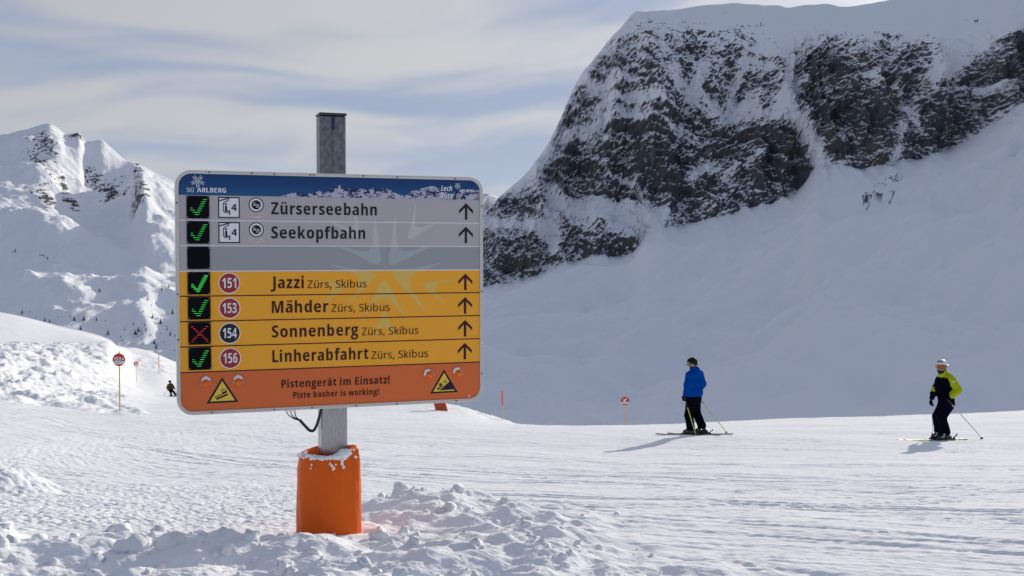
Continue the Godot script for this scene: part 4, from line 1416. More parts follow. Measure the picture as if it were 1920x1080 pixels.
# ---------------------------------------------------------------- piste furniture
func marker(called: String, label: String, at: Vector3, pole_h: float, disc_y: float, dr: float, number: String, mirrored: bool) -> void:
	var S := thing(called, label, "sign", at, 0.0)
	part("pole", tube_mesh([Vector3(0, -0.4, -0.035), Vector3(0.0, pole_h * 0.5, -0.035), Vector3(0.0, pole_h, -0.035)], 0.026, 8, 0.023), M.wood, S)
	var disc := part("disc", slab_mesh(circle(Vector2(0, disc_y), dr, 36), -0.008, 0.006), M.signred, S)
	var band := Geometry2D.intersect_polygons(circle(Vector2(0, disc_y), dr - 0.012, 36), rect(-1, disc_y - dr * 0.68, 1, disc_y - dr * 0.22))
	part("band", slab_mesh(band[0], 0.006, 0.009), M.whitepaint, disc)
	part("band_print", slab_mesh(rect(-dr * 0.62, disc_y - dr * 0.52, dr * 0.62, disc_y - dr * 0.40), 0.009, 0.011), M.bluegrey, disc)
	var ax := dr * 0.62 if number != "" else 0.0
	var s := dr * (0.24 if number != "" else 0.5)
	var sg := -1.0 if mirrored else 1.0
	var cy := disc_y + dr * (0.14 if number != "" else 0.26)
	# arrow pointing down to one side
	var pts := PackedVector2Array()
	for q in [[-0.9, 0.55], [-0.55, 0.9], [0.25, 0.1], [0.7, 0.55], [0.8, -0.8], [-0.55, -0.7], [-0.1, -0.25]]: pts.append(Vector2(ax + sg * q[0] * s, cy + q[1] * s))
	part("arrow", slab_mesh(pts, 0.006, 0.010), M.whitepaint, disc)
	if number != "":
		var tm := TextMesh.new()
		tm.text = number
		tm.font = font_bold
		tm.font_size = 40
		tm.pixel_size = 0.01
		tm.depth = 0.3
		tm.curve_step = 1.5
		var o := part("number", tm, M.whitepaint, disc)
		var k := dr * 1.12 / tm.get_aabb().size.x
		o.scale = Vector3(k, k * 1.1, 0.02)
		o.position = Vector3(-dr * 0.24, disc_y + dr * 0.14, 0.008)

func stake(label: String, at: Vector3, h: float, split: float) -> void:
	var S := thing("marker_stake", label, "marker pole", at)
	part("lower_pole", tube_mesh([Vector3(0, -0.4, 0), Vector3(0, split, 0)], 0.028, 8), M.wood, S)
	part("orange_top", tube_mesh([Vector3(0, split, 0), Vector3(0.0, h, 0)], 0.045, 8), M.neon, S)

func make_furniture() -> void:
	var p := on_ground(221, 39.0)
	marker("piste_marker", "round red piste sign 153 on a wooden pole, nearest the chopped snow bank", p, 2.17, 1.86, 0.235, "153", false)
	p = on_ground(253, 106.0)
	marker("piste_marker", "small red disc sign with arrow, beyond sign 153 beside the far snow bank", p, 2.15, 1.92, 0.25, "", false)
	p = on_ground(1173, 57.0)
	marker("piste_marker", "red disc sign with arrow at the slope's edge near the blue skier", p, 1.66, 1.36, 0.23, "", true)
	p = on_ground(296, 122.0)
	stake("slim orange-topped marker stake beside the far end of the chopped snow bank", p, 2.3, 0.75)
	p = on_ground(942, 52.0)
	stake("slim orange-topped marker stake at the edge of the piste beside the information board", p, 1.38, 0.66)
	# fallen safety mattress
	p = on_ground(826, 47.5)
	var S := thing("safety_mat", "orange safety mattress half buried on the snow crest behind the board", "safety mat", p + Vector3(0, 0.22, 0))
	S.rotation = Vector3(-0.35, -0.35, 0.42)
	var t := Tri.new()
	t.box(Vector3(-0.28, -0.55, -0.11), Vector3(0.22, 0.62, 0.11), 0.05)
	part("cushion", t.mesh(), M.vinyl2, S)
	t = Tri.new()
	t.box(Vector3(0.221, -0.5, -0.10), Vector3(0.285, 0.60, 0.10), 0.02)
	part("printed_flap", t.mesh(), M.matflap, S)

# ---------------------------------------------------------------- people
func body_field(bones: Array, cell: float, k := 0.05, wr := 0.005, seed_n := 1) -> ArrayMesh:
	# bones: [a, b, ra, rb, colour index]; surface nets over the smooth union
	var lo := Vector3(1e9, 1e9, 1e9)
	var hi := -lo
	for b in bones:
		var r: float = maxf(b[2], b[3]) + 0.06
		lo = lo.min(b[0] - Vector3.ONE * r).min(b[1] - Vector3.ONE * r)
		hi = hi.max(b[0] + Vector3.ONE * r).max(b[1] + Vector3.ONE * r)
	var nx := int((hi.x - lo.x) / cell) + 2
	var ny := int((hi.y - lo.y) / cell) + 2
	var nz := int((hi.z - lo.z) / cell) + 2
	var f := PackedFloat32Array()
	f.resize(nx * ny * nz)
	f.fill(1.0)
	var who := PackedByteArray()
	who.resize(nx * ny * nz)
	var best := PackedFloat32Array()
	best.resize(nx * ny * nz)
	best.fill(9.0)
	for bone in bones:
		var a: Vector3 = bone[0]
		var b: Vector3 = bone[1]
		var ra: float = bone[2]
		var rb: float = bone[3]
		var r := maxf(ra, rb) + k + cell
		var l := a.min(b) - Vector3.ONE * r
		var h := a.max(b) + Vector3.ONE * r
		var i0 := maxi(0, int((l.x - lo.x) / cell)); var i1 := mini(nx - 1, int((h.x - lo.x) / cell) + 1)
		var j0 := maxi(0, int((l.y - lo.y) / cell)); var j1 := mini(ny - 1, int((h.y - lo.y) / cell) + 1)
		var k0 := maxi(0, int((l.z - lo.z) / cell)); var k1 := mini(nz - 1, int((h.z - lo.z) / cell) + 1)
		var ab := b - a
		var ll := maxf(ab.length_squared(), 1e-8)
		for kz in range(k0, k1 + 1):
			for jy in range(j0, j1 + 1):
				for ix in range(i0, i1 + 1):
					var p := lo + Vector3(ix, jy, kz) * cell
					var t := clampf((p - a).dot(ab) / ll, 0.0, 1.0)
					var d := p.distance_to(a + ab * t) - lerpf(ra, rb, t)
					var at := (kz * ny + jy) * nx + ix
					var o := f[at]
					var hh := clampf(0.5 + 0.5 * (o - d) / k, 0.0, 1.0)
					f[at] = lerpf(o, d, hh) - k * hh * (1.0 - hh)
					if d < best[at]:
						best[at] = d
						who[at] = bone[4]
	if wr > 0.0:
		var n := noise(seed_n, 7.0, 3)
		for kz in nz:
			for jy in ny:
				for ix in nx:
					var at := (kz * ny + jy) * nx + ix
					if absf(f[at]) < 0.04: f[at] += wr * n.get_noise_3d(ix * cell, jy * cell * 0.7, kz * cell)
	var vid := PackedInt32Array()
	vid.resize(nx * ny * nz)
	vid.fill(-1)
	var V := PackedVector3Array()
	var N := PackedVector3Array()
	var C := PackedColorArray()
	var I := PackedInt32Array()
	for kz in nz - 1:
		for jy in ny - 1:
			for ix in nx - 1:
				var at := (kz * ny + jy) * nx + ix
				var s := Vector3.ZERO
				var cnt := 0
				var c := [f[at], f[at + 1], f[at + nx], f[at + nx + 1], f[at + nx * ny], f[at + nx * ny + 1], f[at + nx * ny + nx], f[at + nx * ny + nx + 1]]
				var neg := 0
				for q in 8: neg += 1 if c[q] < 0.0 else 0
				if neg == 0 or neg == 8: continue
				for e in [[0, 1], [2, 3], [4, 5], [6, 7], [0, 2], [1, 3], [4, 6], [5, 7], [0, 4], [1, 5], [2, 6], [3, 7]]:
					var q0: float = c[e[0]]
					var q1: float = c[e[1]]
					if (q0 < 0.0) != (q1 < 0.0):
						var t := q0 / (q0 - q1)
						var p0 := Vector3(e[0] & 1, (e[0] >> 1) & 1, e[0] >> 2)
						var p1 := Vector3(e[1] & 1, (e[1] >> 1) & 1, e[1] >> 2)
						s += p0.lerp(p1, t)
						cnt += 1
				vid[at] = V.size()
				V.append(lo + (Vector3(ix, jy, kz) + s / cnt) * cell)
				N.append(Vector3(c[1] + c[3] + c[5] + c[7] - c[0] - c[2] - c[4] - c[6], c[2] + c[3] + c[6] + c[7] - c[0] - c[1] - c[4] - c[5], c[4] + c[5] + c[6] + c[7] - c[0] - c[1] - c[2] - c[3]).normalized())
				var w := 0
				var bd := 9.0
				for q in [0, 1, nx, nx + 1, nx * ny, nx * ny + 1, nx * ny + nx, nx * ny + nx + 1]:
					if best[at + q] < bd:
						bd = best[at + q]
						w = who[at + q]
				C.append(palette[w])
	var step := [1, nx, nx * ny]
	for kz in range(1, nz - 1):
		for jy in range(1, ny - 1):
			for ix in range(1, nx - 1):
				var at := (kz * ny + jy) * nx + ix
				for ax in 3:
					var f0 := f[at]
					var f1 := f[at + step[ax]]
					if (f0 < 0.0) == (f1 < 0.0): continue
					var u: int = step[(ax + 1) % 3]
					var w: int = step[(ax + 2) % 3]
					var a := vid[at]; var b := vid[at - u]; var c := vid[at - u - w]; var d := vid[at - w]
					if a < 0 or b < 0 or c < 0 or d < 0: continue
					var nn := N[a] + N[c]
					if (V[b] - V[a]).cross(V[c] - V[a]).dot(nn) > 0.0:
						I.append_array([a, c, b, a, d, c])
					else:
						I.append_array([a, b, c, a, c, d])
	var arr := []
	arr.resize(Mesh.ARRAY_MAX)
	arr[Mesh.ARRAY_VERTEX] = V
	arr[Mesh.ARRAY_NORMAL] = N
	arr[Mesh.ARRAY_COLOR] = C
	arr[Mesh.ARRAY_INDEX] = I
	var m := ArrayMesh.new()
	m.add_surface_from_arrays(Mesh.PRIMITIVE_TRIANGLES, arr)
	return m

var palette := [Color(0.007, 0.006, 0.008), Color(0.003, 0.055, 0.32), Color(0.45, 0.24, 0.16), Color(0.40, 0.46, 0.015), Color(0.006, 0.007, 0.014), Color(0.075, 0.058, 0.026), Color(0.6, 0.6, 0.6), Color(0.03, 0.03, 0.036)]

func hand_bones(wrist: Vector3, fwd: Vector3, palm_n: Vector3, grip: float, col: int, s := 1.0) -> Array:
	# palm, four curled fingers and a thumb; fwd along the hand, palm_n out of the palm
	fwd = fwd.normalized()
	palm_n = (palm_n - fwd * palm_n.dot(fwd)).normalized()
	var side := fwd.cross(palm_n).normalized()
	var out := []
	var kn := wrist + fwd * 0.085 * s
	for q in 4:
		var off := side * (q - 1.5) * 0.023 * s
		out.append([wrist + off * 0.7 + fwd * 0.01, kn + off, 0.018 * s, 0.0155 * s, col])
		var length: float = [0.040, 0.046, 0.043, 0.034][q] * s
		var d1 := fwd.rotated(side, -grip * 0.55)
		if d1.dot(palm_n) < 0.0: d1 = fwd.rotated(side, grip * 0.55)
		var d2 := fwd.rotated(side, -grip * 1.35)
		if d2.dot(palm_n) < 0.0 and grip < 1.9: d2 = fwd.rotated(side, grip * 1.35)
		var k1 := kn + off + d1 * length
		var k2 := k1 + d2 * length * 0.85
		out.append([kn + off, k1, 0.0135 * s, 0.0125 * s, col])
		out.append([k1, k2, 0.0125 * s, 0.011 * s, col])
	var tb := wrist + fwd * 0.03 * s - side * 0.038 * s
	var t1 := tb + (fwd * 0.7 - side * 0.5 + palm_n * 0.5).normalized() * 0.038 * s
	out.append([wrist + fwd * 0.02 * s - side * 0.015 * s, tb, 0.018 * s, 0.016 * s, col])
	out.append([tb, t1, 0.016 * s, 0.014 * s, col])
	out.append([t1, t1 + (fwd * 0.5 + palm_n * 0.7 + side * 0.2).normalized() * 0.032 * s, 0.0135 * s, 0.012 * s, col])
	return out

func ski(label: String, heel: Vector3, dir: Vector3, length: float, base_m: Material, edge_m: Material, tip_m: Material, grp: String, ahead := 0.0) -> void:
	# heel: under the middle of the boot; the ski follows dir and bends up at both ends
	var S := thing("ski", label, "ski", heel, atan2(-dir.z, dir.x), grp)
	var pitch := asin(clampf(dir.y, -1, 1))
	S.rotation = Vector3(0, atan2(-dir.z, dir.x), pitch)
	for piece in [["tail", -0.46, -0.20, edge_m], ["waist", -0.20, 0.16, base_m], ["shovel", 0.16, 0.54, tip_m]]:
		var t := Tri.new()
		var n := 14
		for k in n:
			var P := []
			for q in 2:
				var s: float = lerpf(piece[1], piece[2], float(k + q) / n)
				var x := (s + ahead) * length
				var w := 0.036 + 0.075 * s * s
				if s > 0.49: w *= sqrt(maxf(0.02, 1.0 - pow((s - 0.49) / 0.052, 2.0)))
				var lift := 0.012 + (0.85 * pow(maxf(0.0, s - 0.42), 1.7)) + 0.35 * pow(maxf(0.0, -s - 0.40), 1.6)
				P.append([x, lift, w])
			var A: Array = P[0]
			var B: Array = P[1]
			t.quad(Vector3(A[0], A[1] + 0.016, -A[2]), Vector3(B[0], B[1] + 0.016, -B[2]), Vector3(B[0], B[1] + 0.016, B[2]), Vector3(A[0], A[1] + 0.016, A[2]), Vector3.UP)
			t.quad(Vector3(A[0], A[1], -A[2]), Vector3(B[0], B[1], -B[2]), Vector3(B[0], B[1], B[2]), Vector3(A[0], A[1], A[2]), Vector3.DOWN)
			for sd in [-1.0, 1.0]:
				t.quad(Vector3(A[0], A[1], sd * A[2]), Vector3(B[0], B[1], sd * B[2]), Vector3(B[0], B[1] + 0.016, sd * B[2]), Vector3(A[0], A[1] + 0.016, sd * A[2]), Vector3(0, 0, sd))
		part(piece[0], t.mesh(), piece[3], S)
	var b := Tri.new()
	b.box(Vector3(0.10, 0.028, -0.034), Vector3(0.24, 0.062, 0.034), 0.008)
	b.box(Vector3(-0.24, 0.028, -0.034), Vector3(-0.12, 0.062, 0.034), 0.008)
	b.box(Vector3(-0.13, 0.030, -0.022), Vector3(0.11, 0.044, 0.022), 0.003)
	b.tube(PackedVector3Array([Vector3(-0.20, 0.06, 0), Vector3(-0.27, 0.105, 0), Vector3(-0.30, 0.15, 0)]), PackedFloat32Array([0.014, 0.012, 0.016]), 6)
	part("binding", b.mesh(), M.blackplastic, S)

func ski_pole(label: String, top: Vector3, tip: Vector3, m: Material, dark: float, grp: String) -> void:
	var S := thing("ski_pole", label, "ski pole", tip, 0.0, grp)
	var v := top - tip
	part("shaft", tube_mesh([v * 0.03, v * (1.0 - dark)], 0.0105, 6, 0.0115), m, S)
	part("upper_shaft", tube_mesh([v * (1.0 - dark), v * 0.90], 0.0098, 6), M.blackplastic, S)
	part("grip", tube_mesh([v * 0.89, v * 0.94, v * 1.0, v * 1.015], 0.017, 8), M.blackplastic, S)
	part("tip", tube_mesh([Vector3.ZERO, v * 0.035], 0.003, 6, 0.007), M.alu, S)
	var b := Tri.new()
	var d := v.normalized()
	b.tube(PackedVector3Array([v * 0.05 - d * 0.006, v * 0.05 + d * 0.012]), PackedFloat32Array([0.045, 0.02]), 10)
	part("basket", b.mesh(), M.blackplastic, S)

func helmet(S: Node, ctr: Vector3, r: float, face: Vector3, shell: Material, lens: Material, strap: Material, white: bool) -> void:
	face = face.normalized()
	var b := Basis.looking_at(-face, Vector3.UP)   # +z of b is the face direction
	var t := Tri.new()
	# shell: dome with a lower rim that comes further down behind and at the ears
	var nu := 36
	var nv := 14
	var P := []
	for i in nv + 1:
		for j in nu:
			var ph := TAU * j / nu
			var low := lerpf(1.50, 2.10, smoothstep(-0.35, 0.6, -sin(ph)) ) if sin(ph) < 0.35 else 1.42
			var th := low * i / nv
			var dir := Vector3(sin(th) * cos(ph) * 0.90, cos(th) * 0.98, sin(th) * sin(ph) * 1.06)
			var vent := 0.0
			P.append(ctr + b * (dir * r * (1.0 + vent)))
	for i in nv:
		for j in nu:
			var a: Vector3 = P[i * nu + j]
			var bb: Vector3 = P[i * nu + (j + 1) % nu]
			var c: Vector3 = P[(i + 1) * nu + (j + 1) % nu]
			var d: Vector3 = P[(i + 1) * nu + j]
			if i > 0: t.tri(a, bb, c, (a - ctr).normalized(), (bb - ctr).normalized(), (c - ctr).normalized())
			t.tri(a, c, d, (a - ctr).normalized(), (c - ctr).normalized(), (d - ctr).normalized())
	var h := part("helmet", t.mesh(), shell, S)
	# goggles: curved lens in front, strap round the shell
	var g := Tri.new()
	var fr := Tri.new()
	for i in 6:
		for j in 16:
			var q := []
			for o in [[0, 0], [1, 0], [1, 1], [0, 1]]:
				var ph: float = PI * 0.5 + lerpf(-1.05, 1.05, (j + o[1]) / 16.0)
				var el: float = lerpf(-0.36, 0.16, (i + o[0]) / 6.0)
				var w := 1.0 - 0.25 * pow(absf(ph - PI * 0.5) / 1.05, 4.0)
				var dir := Vector3(cos(ph) * cos(el) * 0.93, el * w * 1.0, sin(ph) * cos(el) * 1.04)
				q.append(ctr + b * (dir * r))
			g.quad(q[0], q[1], q[2], q[3], q[0] - ctr)
	part("goggle_lens", g.mesh(), lens, S)
	var sp := PackedVector3Array()
	var rr := PackedFloat32Array()
	for k in 25:
		var ph := PI * 0.5 + lerpf(1.0, TAU - 1.0, k / 24.0)
		sp.append(ctr + b * (Vector3(cos(ph) * 0.93, -0.06, sin(ph) * 1.07) * r))
		rr.append(0.013)
	fr.tube(sp, rr, 6)
	for el in [-0.38, 0.17]:
		var ep := PackedVector3Array()
		var er := PackedFloat32Array()
		for k in 17:
			var ph := PI * 0.5 + lerpf(-1.05, 1.05, k / 16.0)
			ep.append(ctr + b * (Vector3(cos(ph) * cos(el) * 0.93, el * 0.97, sin(ph) * cos(el) * 1.05) * r))
			er.append(0.009)
		fr.tube(ep, er, 6)
	part("goggle_frame", fr.mesh(), strap, S)
	if white:
		var st := Tri.new()
		for k in 4:
			var ep := PackedVector3Array()
			var er := PackedFloat32Array()
			for q in 7:
				var th := lerpf(0.55, 1.05, q / 6.0)
				var ph := PI * 0.5 - 0.75 + 0.42 * k + 0.1 * q / 6.0
				ep.append(ctr + b * (Vector3(sin(th) * cos(ph) * 0.90, cos(th) * 0.98, sin(th) * sin(ph) * 1.06) * r * 1.0))
				er.append(0.010)
			st.tube(ep, er, 5)
		part("vent", st.mesh(), M.blackplastic, h)

func boot_bones(ankle: Vector3, dir: Vector3, col: int) -> Array:
	var f := Vector3(dir.x, 0, dir.z).normalized()
	var sole := Vector3(ankle.x, 0.0, ankle.z)
	return [[ankle + Vector3(0, 0.10, 0) - f * 0.0, ankle + Vector3(0, -0.05, 0), 0.082, 0.078, col], [sole + Vector3(0, 0.085, 0) - f * 0.09, sole + Vector3(0, 0.08, 0) + f * 0.16, 0.056, 0.046, col], [ankle, sole + Vector3(0, 0.09, 0) + f * 0.13, 0.07, 0.048, col]]

func make_skiers() -> void:
	# ---- blue jacket, seen from behind, looking up the valley
	var d := 26.0
	var o := on_ground(1303, d)
	o.y = spot(1303, 817, d).y
	var gl := ground_y(o.x, d)
	o.y = gl
	var S := thing("person", "person in a blue hooded jacket and black trousers standing on skis, back turned", "person", o, 0.0)
	var f := Vector3(-0.84, 0, -0.54)
	var B := [
		# torso: three stacked pieces, broad from side to side
		[Vector3(-0.10, 1.47, 0.07), Vector3(0.11, 1.48, -0.06), 0.115, 0.115, 1], [Vector3(-0.10, 1.28, 0.07), Vector3(0.12, 1.28, -0.06), 0.135, 0.135, 1], [Vector3(-0.09, 1.05, 0.06), Vector3(0.08, 1.05, -0.05), 0.145, 0.145, 1],
		[Vector3(-0.01, 1.50, 0.0), Vector3(-0.02, 1.63, 0.0), 0.10, 0.085, 1], [Vector3(0.05, 1.60, 0.05), Vector3(0.06, 1.52, 0.05), 0.085, 0.08, 1],
		# arms
		[Vector3(-0.15, 1.49, 0.13), Vector3(-0.205, 1.25, 0.17), 0.088, 0.075, 1], [Vector3(-0.205, 1.25, 0.17), Vector3(-0.245, 1.02, 0.13), 0.075, 0.062, 1],
		[Vector3(0.16, 1.49, -0.10), Vector3(0.235, 1.24, -0.12), 0.088, 0.075, 1], [Vector3(0.235, 1.24, -0.12), Vector3(0.13, 1.03, -0.22), 0.075, 0.062, 1],
		# trousers
		[Vector3(-0.08, 0.90, 0.06), Vector3(0.06, 0.90, -0.05), 0.130, 0.130, 0], [Vector3(-0.10, 0.86, 0.08), Vector3(-0.14, 0.50, 0.07), 0.122, 0.102, 0], [Vector3(-0.14, 0.50, 0.07), Vector3(-0.10, 0.20, 0.09), 0.102, 0.106, 0],
		[Vector3(0.05, 0.86, -0.06), Vector3(0.07, 0.53, -0.10), 0.122, 0.104, 0], [Vector3(0.07, 0.53, -0.10), Vector3(0.21, 0.22, -0.10), 0.104, 0.108, 0],
		# neck and head
		[Vector3(-0.03, 1.62, 0), Vector3(-0.05, 1.74, 0.0), 0.062, 0.068, 0], [Vector3(-0.05, 1.78, 0), Vector3(-0.07, 1.74, -0.03), 0.098, 0.085, 2], [Vector3(-0.16, 1.755, -0.05), Vector3(-0.165, 1.74, -0.052), 0.018, 0.02, 2]]
	part("body", body_field(B, 0.016, 0.05, 0.010, 91), M.cloth, S)
	helmet(S, Vector3(-0.05, 1.785, 0.0), 0.128, Vector3(-0.93, -0.02, -0.15), M.blackshell, M.greenlens, M.blackplastic, false)
	var bl := body_field(boot_bones(Vector3(-0.10, 0.17, 0.09), f, 7), 0.014, 0.03, 0.0)
	part("ski_boot", bl, M.bootplastic, S)
	var br := body_field(boot_bones(Vector3(0.22, 0.17, -0.10), f, 7), 0.014, 0.03, 0.0)
	part("ski_boot", br, M.bootplastic, S)
	var lh := Vector3(-0.25, 1.0, 0.13)
	part("glove", body_field(hand_bones(lh, Vector3(-0.1, -1, 0.02), Vector3(0.4, -0.1, -1), 1.3, 0, 1.15), 0.0075, 0.012, 0.0), M.cloth, S)
	var rh := Vector3(0.12, 1.02, -0.23)
	part("glove", body_field(hand_bones(rh, Vector3(-0.2, -1, -0.2), Vector3(-1, 0.0, 0.1), 1.3, 0, 1.15), 0.0075, 0.012, 0.0), M.cloth, S)
	ski("green-edged ski under the blue-jacketed skier's left boot", Vector3(o.x - 0.10, sit(o.x - 0.10, d - 0.09), -d + 0.09), (f + Vector3(0, slope_along(o.x, d, f), 0)).normalized(), 1.72, M.skidark, M.skigreen, M.skigreen, "blue-jacketed skier's skis")
	ski("green-edged ski under the blue-jacketed skier's trailing right boot", Vector3(o.x + 0.22, sit(o.x + 0.22, d + 0.10), -d - 0.10), (f + Vector3(0, slope_along(o.x, d, f), 0)).normalized(), 1.72, M.skidark, M.skigreen, M.skigreen, "blue-jacketed skier's skis")
	var tip := Vector3(o.x - 0.02, 0, -d + 0.42)
	tip.y = ground_y(tip.x, -tip.z)
	ski_pole("yellow ski pole held upright in the blue-jacketed skier's left glove", o + Vector3(-0.275, 0.99, 0.155), tip, M.poleyellow, 0.30, "blue-jacketed skier's poles")
	tip = Vector3(o.x + 0.90, 0, -d - 0.35)
	tip.y = ground_y(tip.x, -tip.z)
	ski_pole("yellow ski pole trailing back from the blue-jacketed skier's right glove", o + Vector3(0.10, 0.96, -0.26), tip, M.poleyellow, 0.22, "blue-jacketed skier's poles")

	# ---- yellow and navy jacket, looking over the near shoulder
	d = 25.0
	o = on_ground(1768, d)
	S = thing("person", "person in a yellow and navy jacket, white helmet and orange goggles standing on skis", "person", o, 0.0)
	f = Vector3(-0.97, 0, 0.24)
	var lf := Vector3(0.24, 0, 0.97)
	B = [
		[Vector3(0.0, 1.40, -0.06), Vector3(0.12, 1.40, 0.10), 0.115, 0.115, 4], [Vector3(0.01, 1.22, -0.05), Vector3(0.11, 1.22, 0.09), 0.130, 0.130, 4], [Vector3(0.06, 1.03, -0.05), Vector3(0.14, 1.03, 0.07), 0.130, 0.130, 4],
		[Vector3(0.03, 1.495, -0.05), Vector3(0.14, 1.49, 0.09), 0.095, 0.095, 3], [Vector3(0.06, 1.53, 0.0), Vector3(0.03, 1.60, 0.0), 0.095, 0.088, 3], [Vector3(0.15, 1.54, -0.02), Vector3(0.17, 1.50, -0.02), 0.075, 0.07, 3],
		[Vector3(0.17, 1.455, 0.15), Vector3(0.305, 1.22, 0.20), 0.096, 0.088, 3], [Vector3(0.305, 1.22, 0.20), Vector3(0.12, 1.09, 0.29), 0.086, 0.068, 3],
		[Vector3(0.01, 1.45, -0.14), Vector3(-0.085, 1.21, -0.16), 0.078, 0.068, 4], [Vector3(-0.085, 1.21, -0.16), Vector3(-0.145, 1.10, -0.11), 0.068, 0.065, 3], [Vector3(-0.145, 1.10, -0.11), Vector3(-0.20, 1.0, -0.05), 0.066, 0.06, 4],
		[Vector3(0.10, 0.90, -0.05), Vector3(0.15, 0.90, 0.06), 0.135, 0.135, 4], [Vector3(0.15, 0.85, 0.07), Vector3(-0.03, 0.56, 0.10), 0.130, 0.108, 4], [Vector3(-0.03, 0.56, 0.10), Vector3(0.07, 0.22, 0.10), 0.106, 0.112, 4],
		[Vector3(0.09, 0.85, -0.07), Vector3(-0.07, 0.57, -0.05), 0.130, 0.108, 4], [Vector3(-0.07, 0.57, -0.05), Vector3(-0.02, 0.22, -0.06), 0.106, 0.110, 4],
		[Vector3(0.03, 1.60, 0), Vector3(0.01, 1.68, 0.0), 0.075, 0.075, 4], [Vector3(0.005, 1.76, 0), Vector3(-0.03, 1.71, 0.02), 0.102, 0.082, 2], [Vector3(-0.105, 1.71, 0.055), Vector3(-0.115, 1.695, 0.06), 0.018, 0.02, 2], [Vector3(-0.05, 1.655, 0.03), Vector3(-0.01, 1.635, 0.02), 0.062, 0.07, 7]]
	part("body", body_field(B, 0.016, 0.05, 0.010, 92), M.cloth, S)
	helmet(S, Vector3(0.005, 1.775, 0.0), 0.138, Vector3(-0.80, -0.05, 0.62), M.whiteshell, M.orangelens, M.blackplastic, true)
	var armband := Tri.new()
	var ac := Vector3(0.195, 1.41, 0.158)
	var ad := (Vector3(0.305, 1.22, 0.20) - Vector3(0.17, 1.455, 0.15)).normalized()
	armband.tube(PackedVector3Array([ac - ad * 0.012, ac + ad * 0.012]), PackedFloat32Array([0.092, 0.091]), 20)
	part("sleeve_stripe", armband.mesh(), M.whitepaint, S)
	armband = Tri.new()
	ac -= ad * 0.03
	armband.tube(PackedVector3Array([ac - ad * 0.014, ac + ad * 0.014]), PackedFloat32Array([0.093, 0.094]), 20)
	part("sleeve_stripe", armband.mesh(), M.navy, S)
	part("ski_boot", body_field(boot_bones(Vector3(0.08, 0.17, 0.10), f, 7), 0.014, 0.03, 0.0), M.bootplastic, S)
	part("ski_boot", body_field(boot_bones(Vector3(-0.03, 0.17, -0.06), f, 7), 0.014, 0.03, 0.0), M.bootplastic, S)
	for bk in [[Vector3(0.08, 0.17, 0.10)], [Vector3(-0.03, 0.17, -0.06)]]:
		var buckle := Tri.new()
		for q in 3:
			var c: Vector3 = bk[0] + f * (0.03 + 0.045 * q) + lf * 0.066 + Vector3(0, 0.06 - 0.06 * q, 0)
			buckle.tube(PackedVector3Array([c - f * 0.035 + Vector3(0, 0.02, 0), c + f * 0.035]), PackedFloat32Array([0.012, 0.012]), 6)
		part("buckle", buckle.mesh(), M.whitepaint, S)
	part("glove", body_field(hand_bones(Vector3(0.11, 1.09, 0.30), Vector3(-0.9, -0.5, 0.2), Vector3(-0.2, -0.4, -0.9), 1.35, 4, 1.15), 0.0075, 0.012, 0.0), M.cloth, S)
	part("glove", body_field(hand_bones(Vector3(-0.205, 1.0, -0.045), Vector3(-0.4, -1, 0.15), Vector3(0.9, -0.3, 0.3), 1.2, 4, 1.35), 0.0075, 0.014, 0.0), M.cloth, S)
	var fs := (f + Vector3(0, slope_along(o.x, d, f), 0)).normalized()
	ski("yellow-tipped black ski under the left boot of the skier in the yellow jacket", Vector3(o.x + 0.08, sit(o.x + 0.08, d - 0.10), -d + 0.10), fs, 1.66, M.skidark, M.skidark, M.skiyellow, "yellow-jacketed skier's skis", 0.13)
	ski("yellow-tipped black ski under the right boot of the skier in the yellow jacket", Vector3(o.x - 0.03, sit(o.x - 0.03, d + 0.06), -d - 0.06), fs, 1.66, M.skidark, M.skidark, M.skiyellow, "yellow-jacketed skier's skis", 0.13)
	tip = Vector3(o.x + 0.98, 0, -d + 0.05)
	tip.y = ground_y(tip.x, -tip.z)
	ski_pole("thin white ski pole running back from the yellow-jacketed skier's left glove", o + Vector3(0.02, 1.0, 0.33), tip, M.polewhite, 0.12, "yellow-jacketed skier's poles")
	tip = Vector3(o.x + 0.30, 0, -d - 1.2)
	tip.y = ground_y(tip.x, -tip.z)
	ski_pole("thin white ski pole behind the yellow-jacketed skier's knees, held in the right glove", o + Vector3(-0.24, 0.97, 0.0), tip, M.polewhite, 0.12, "yellow-jacketed skier's poles")

	# ---- far skier in olive, turning away down the piste
	d = 92.0
	o = on_ground(322, d)
	S = thing("person", "distant skier in an olive jacket and black helmet carving down the piste", "person", o, 0.0)
	f = Vector3(0.35, 0, -0.94)
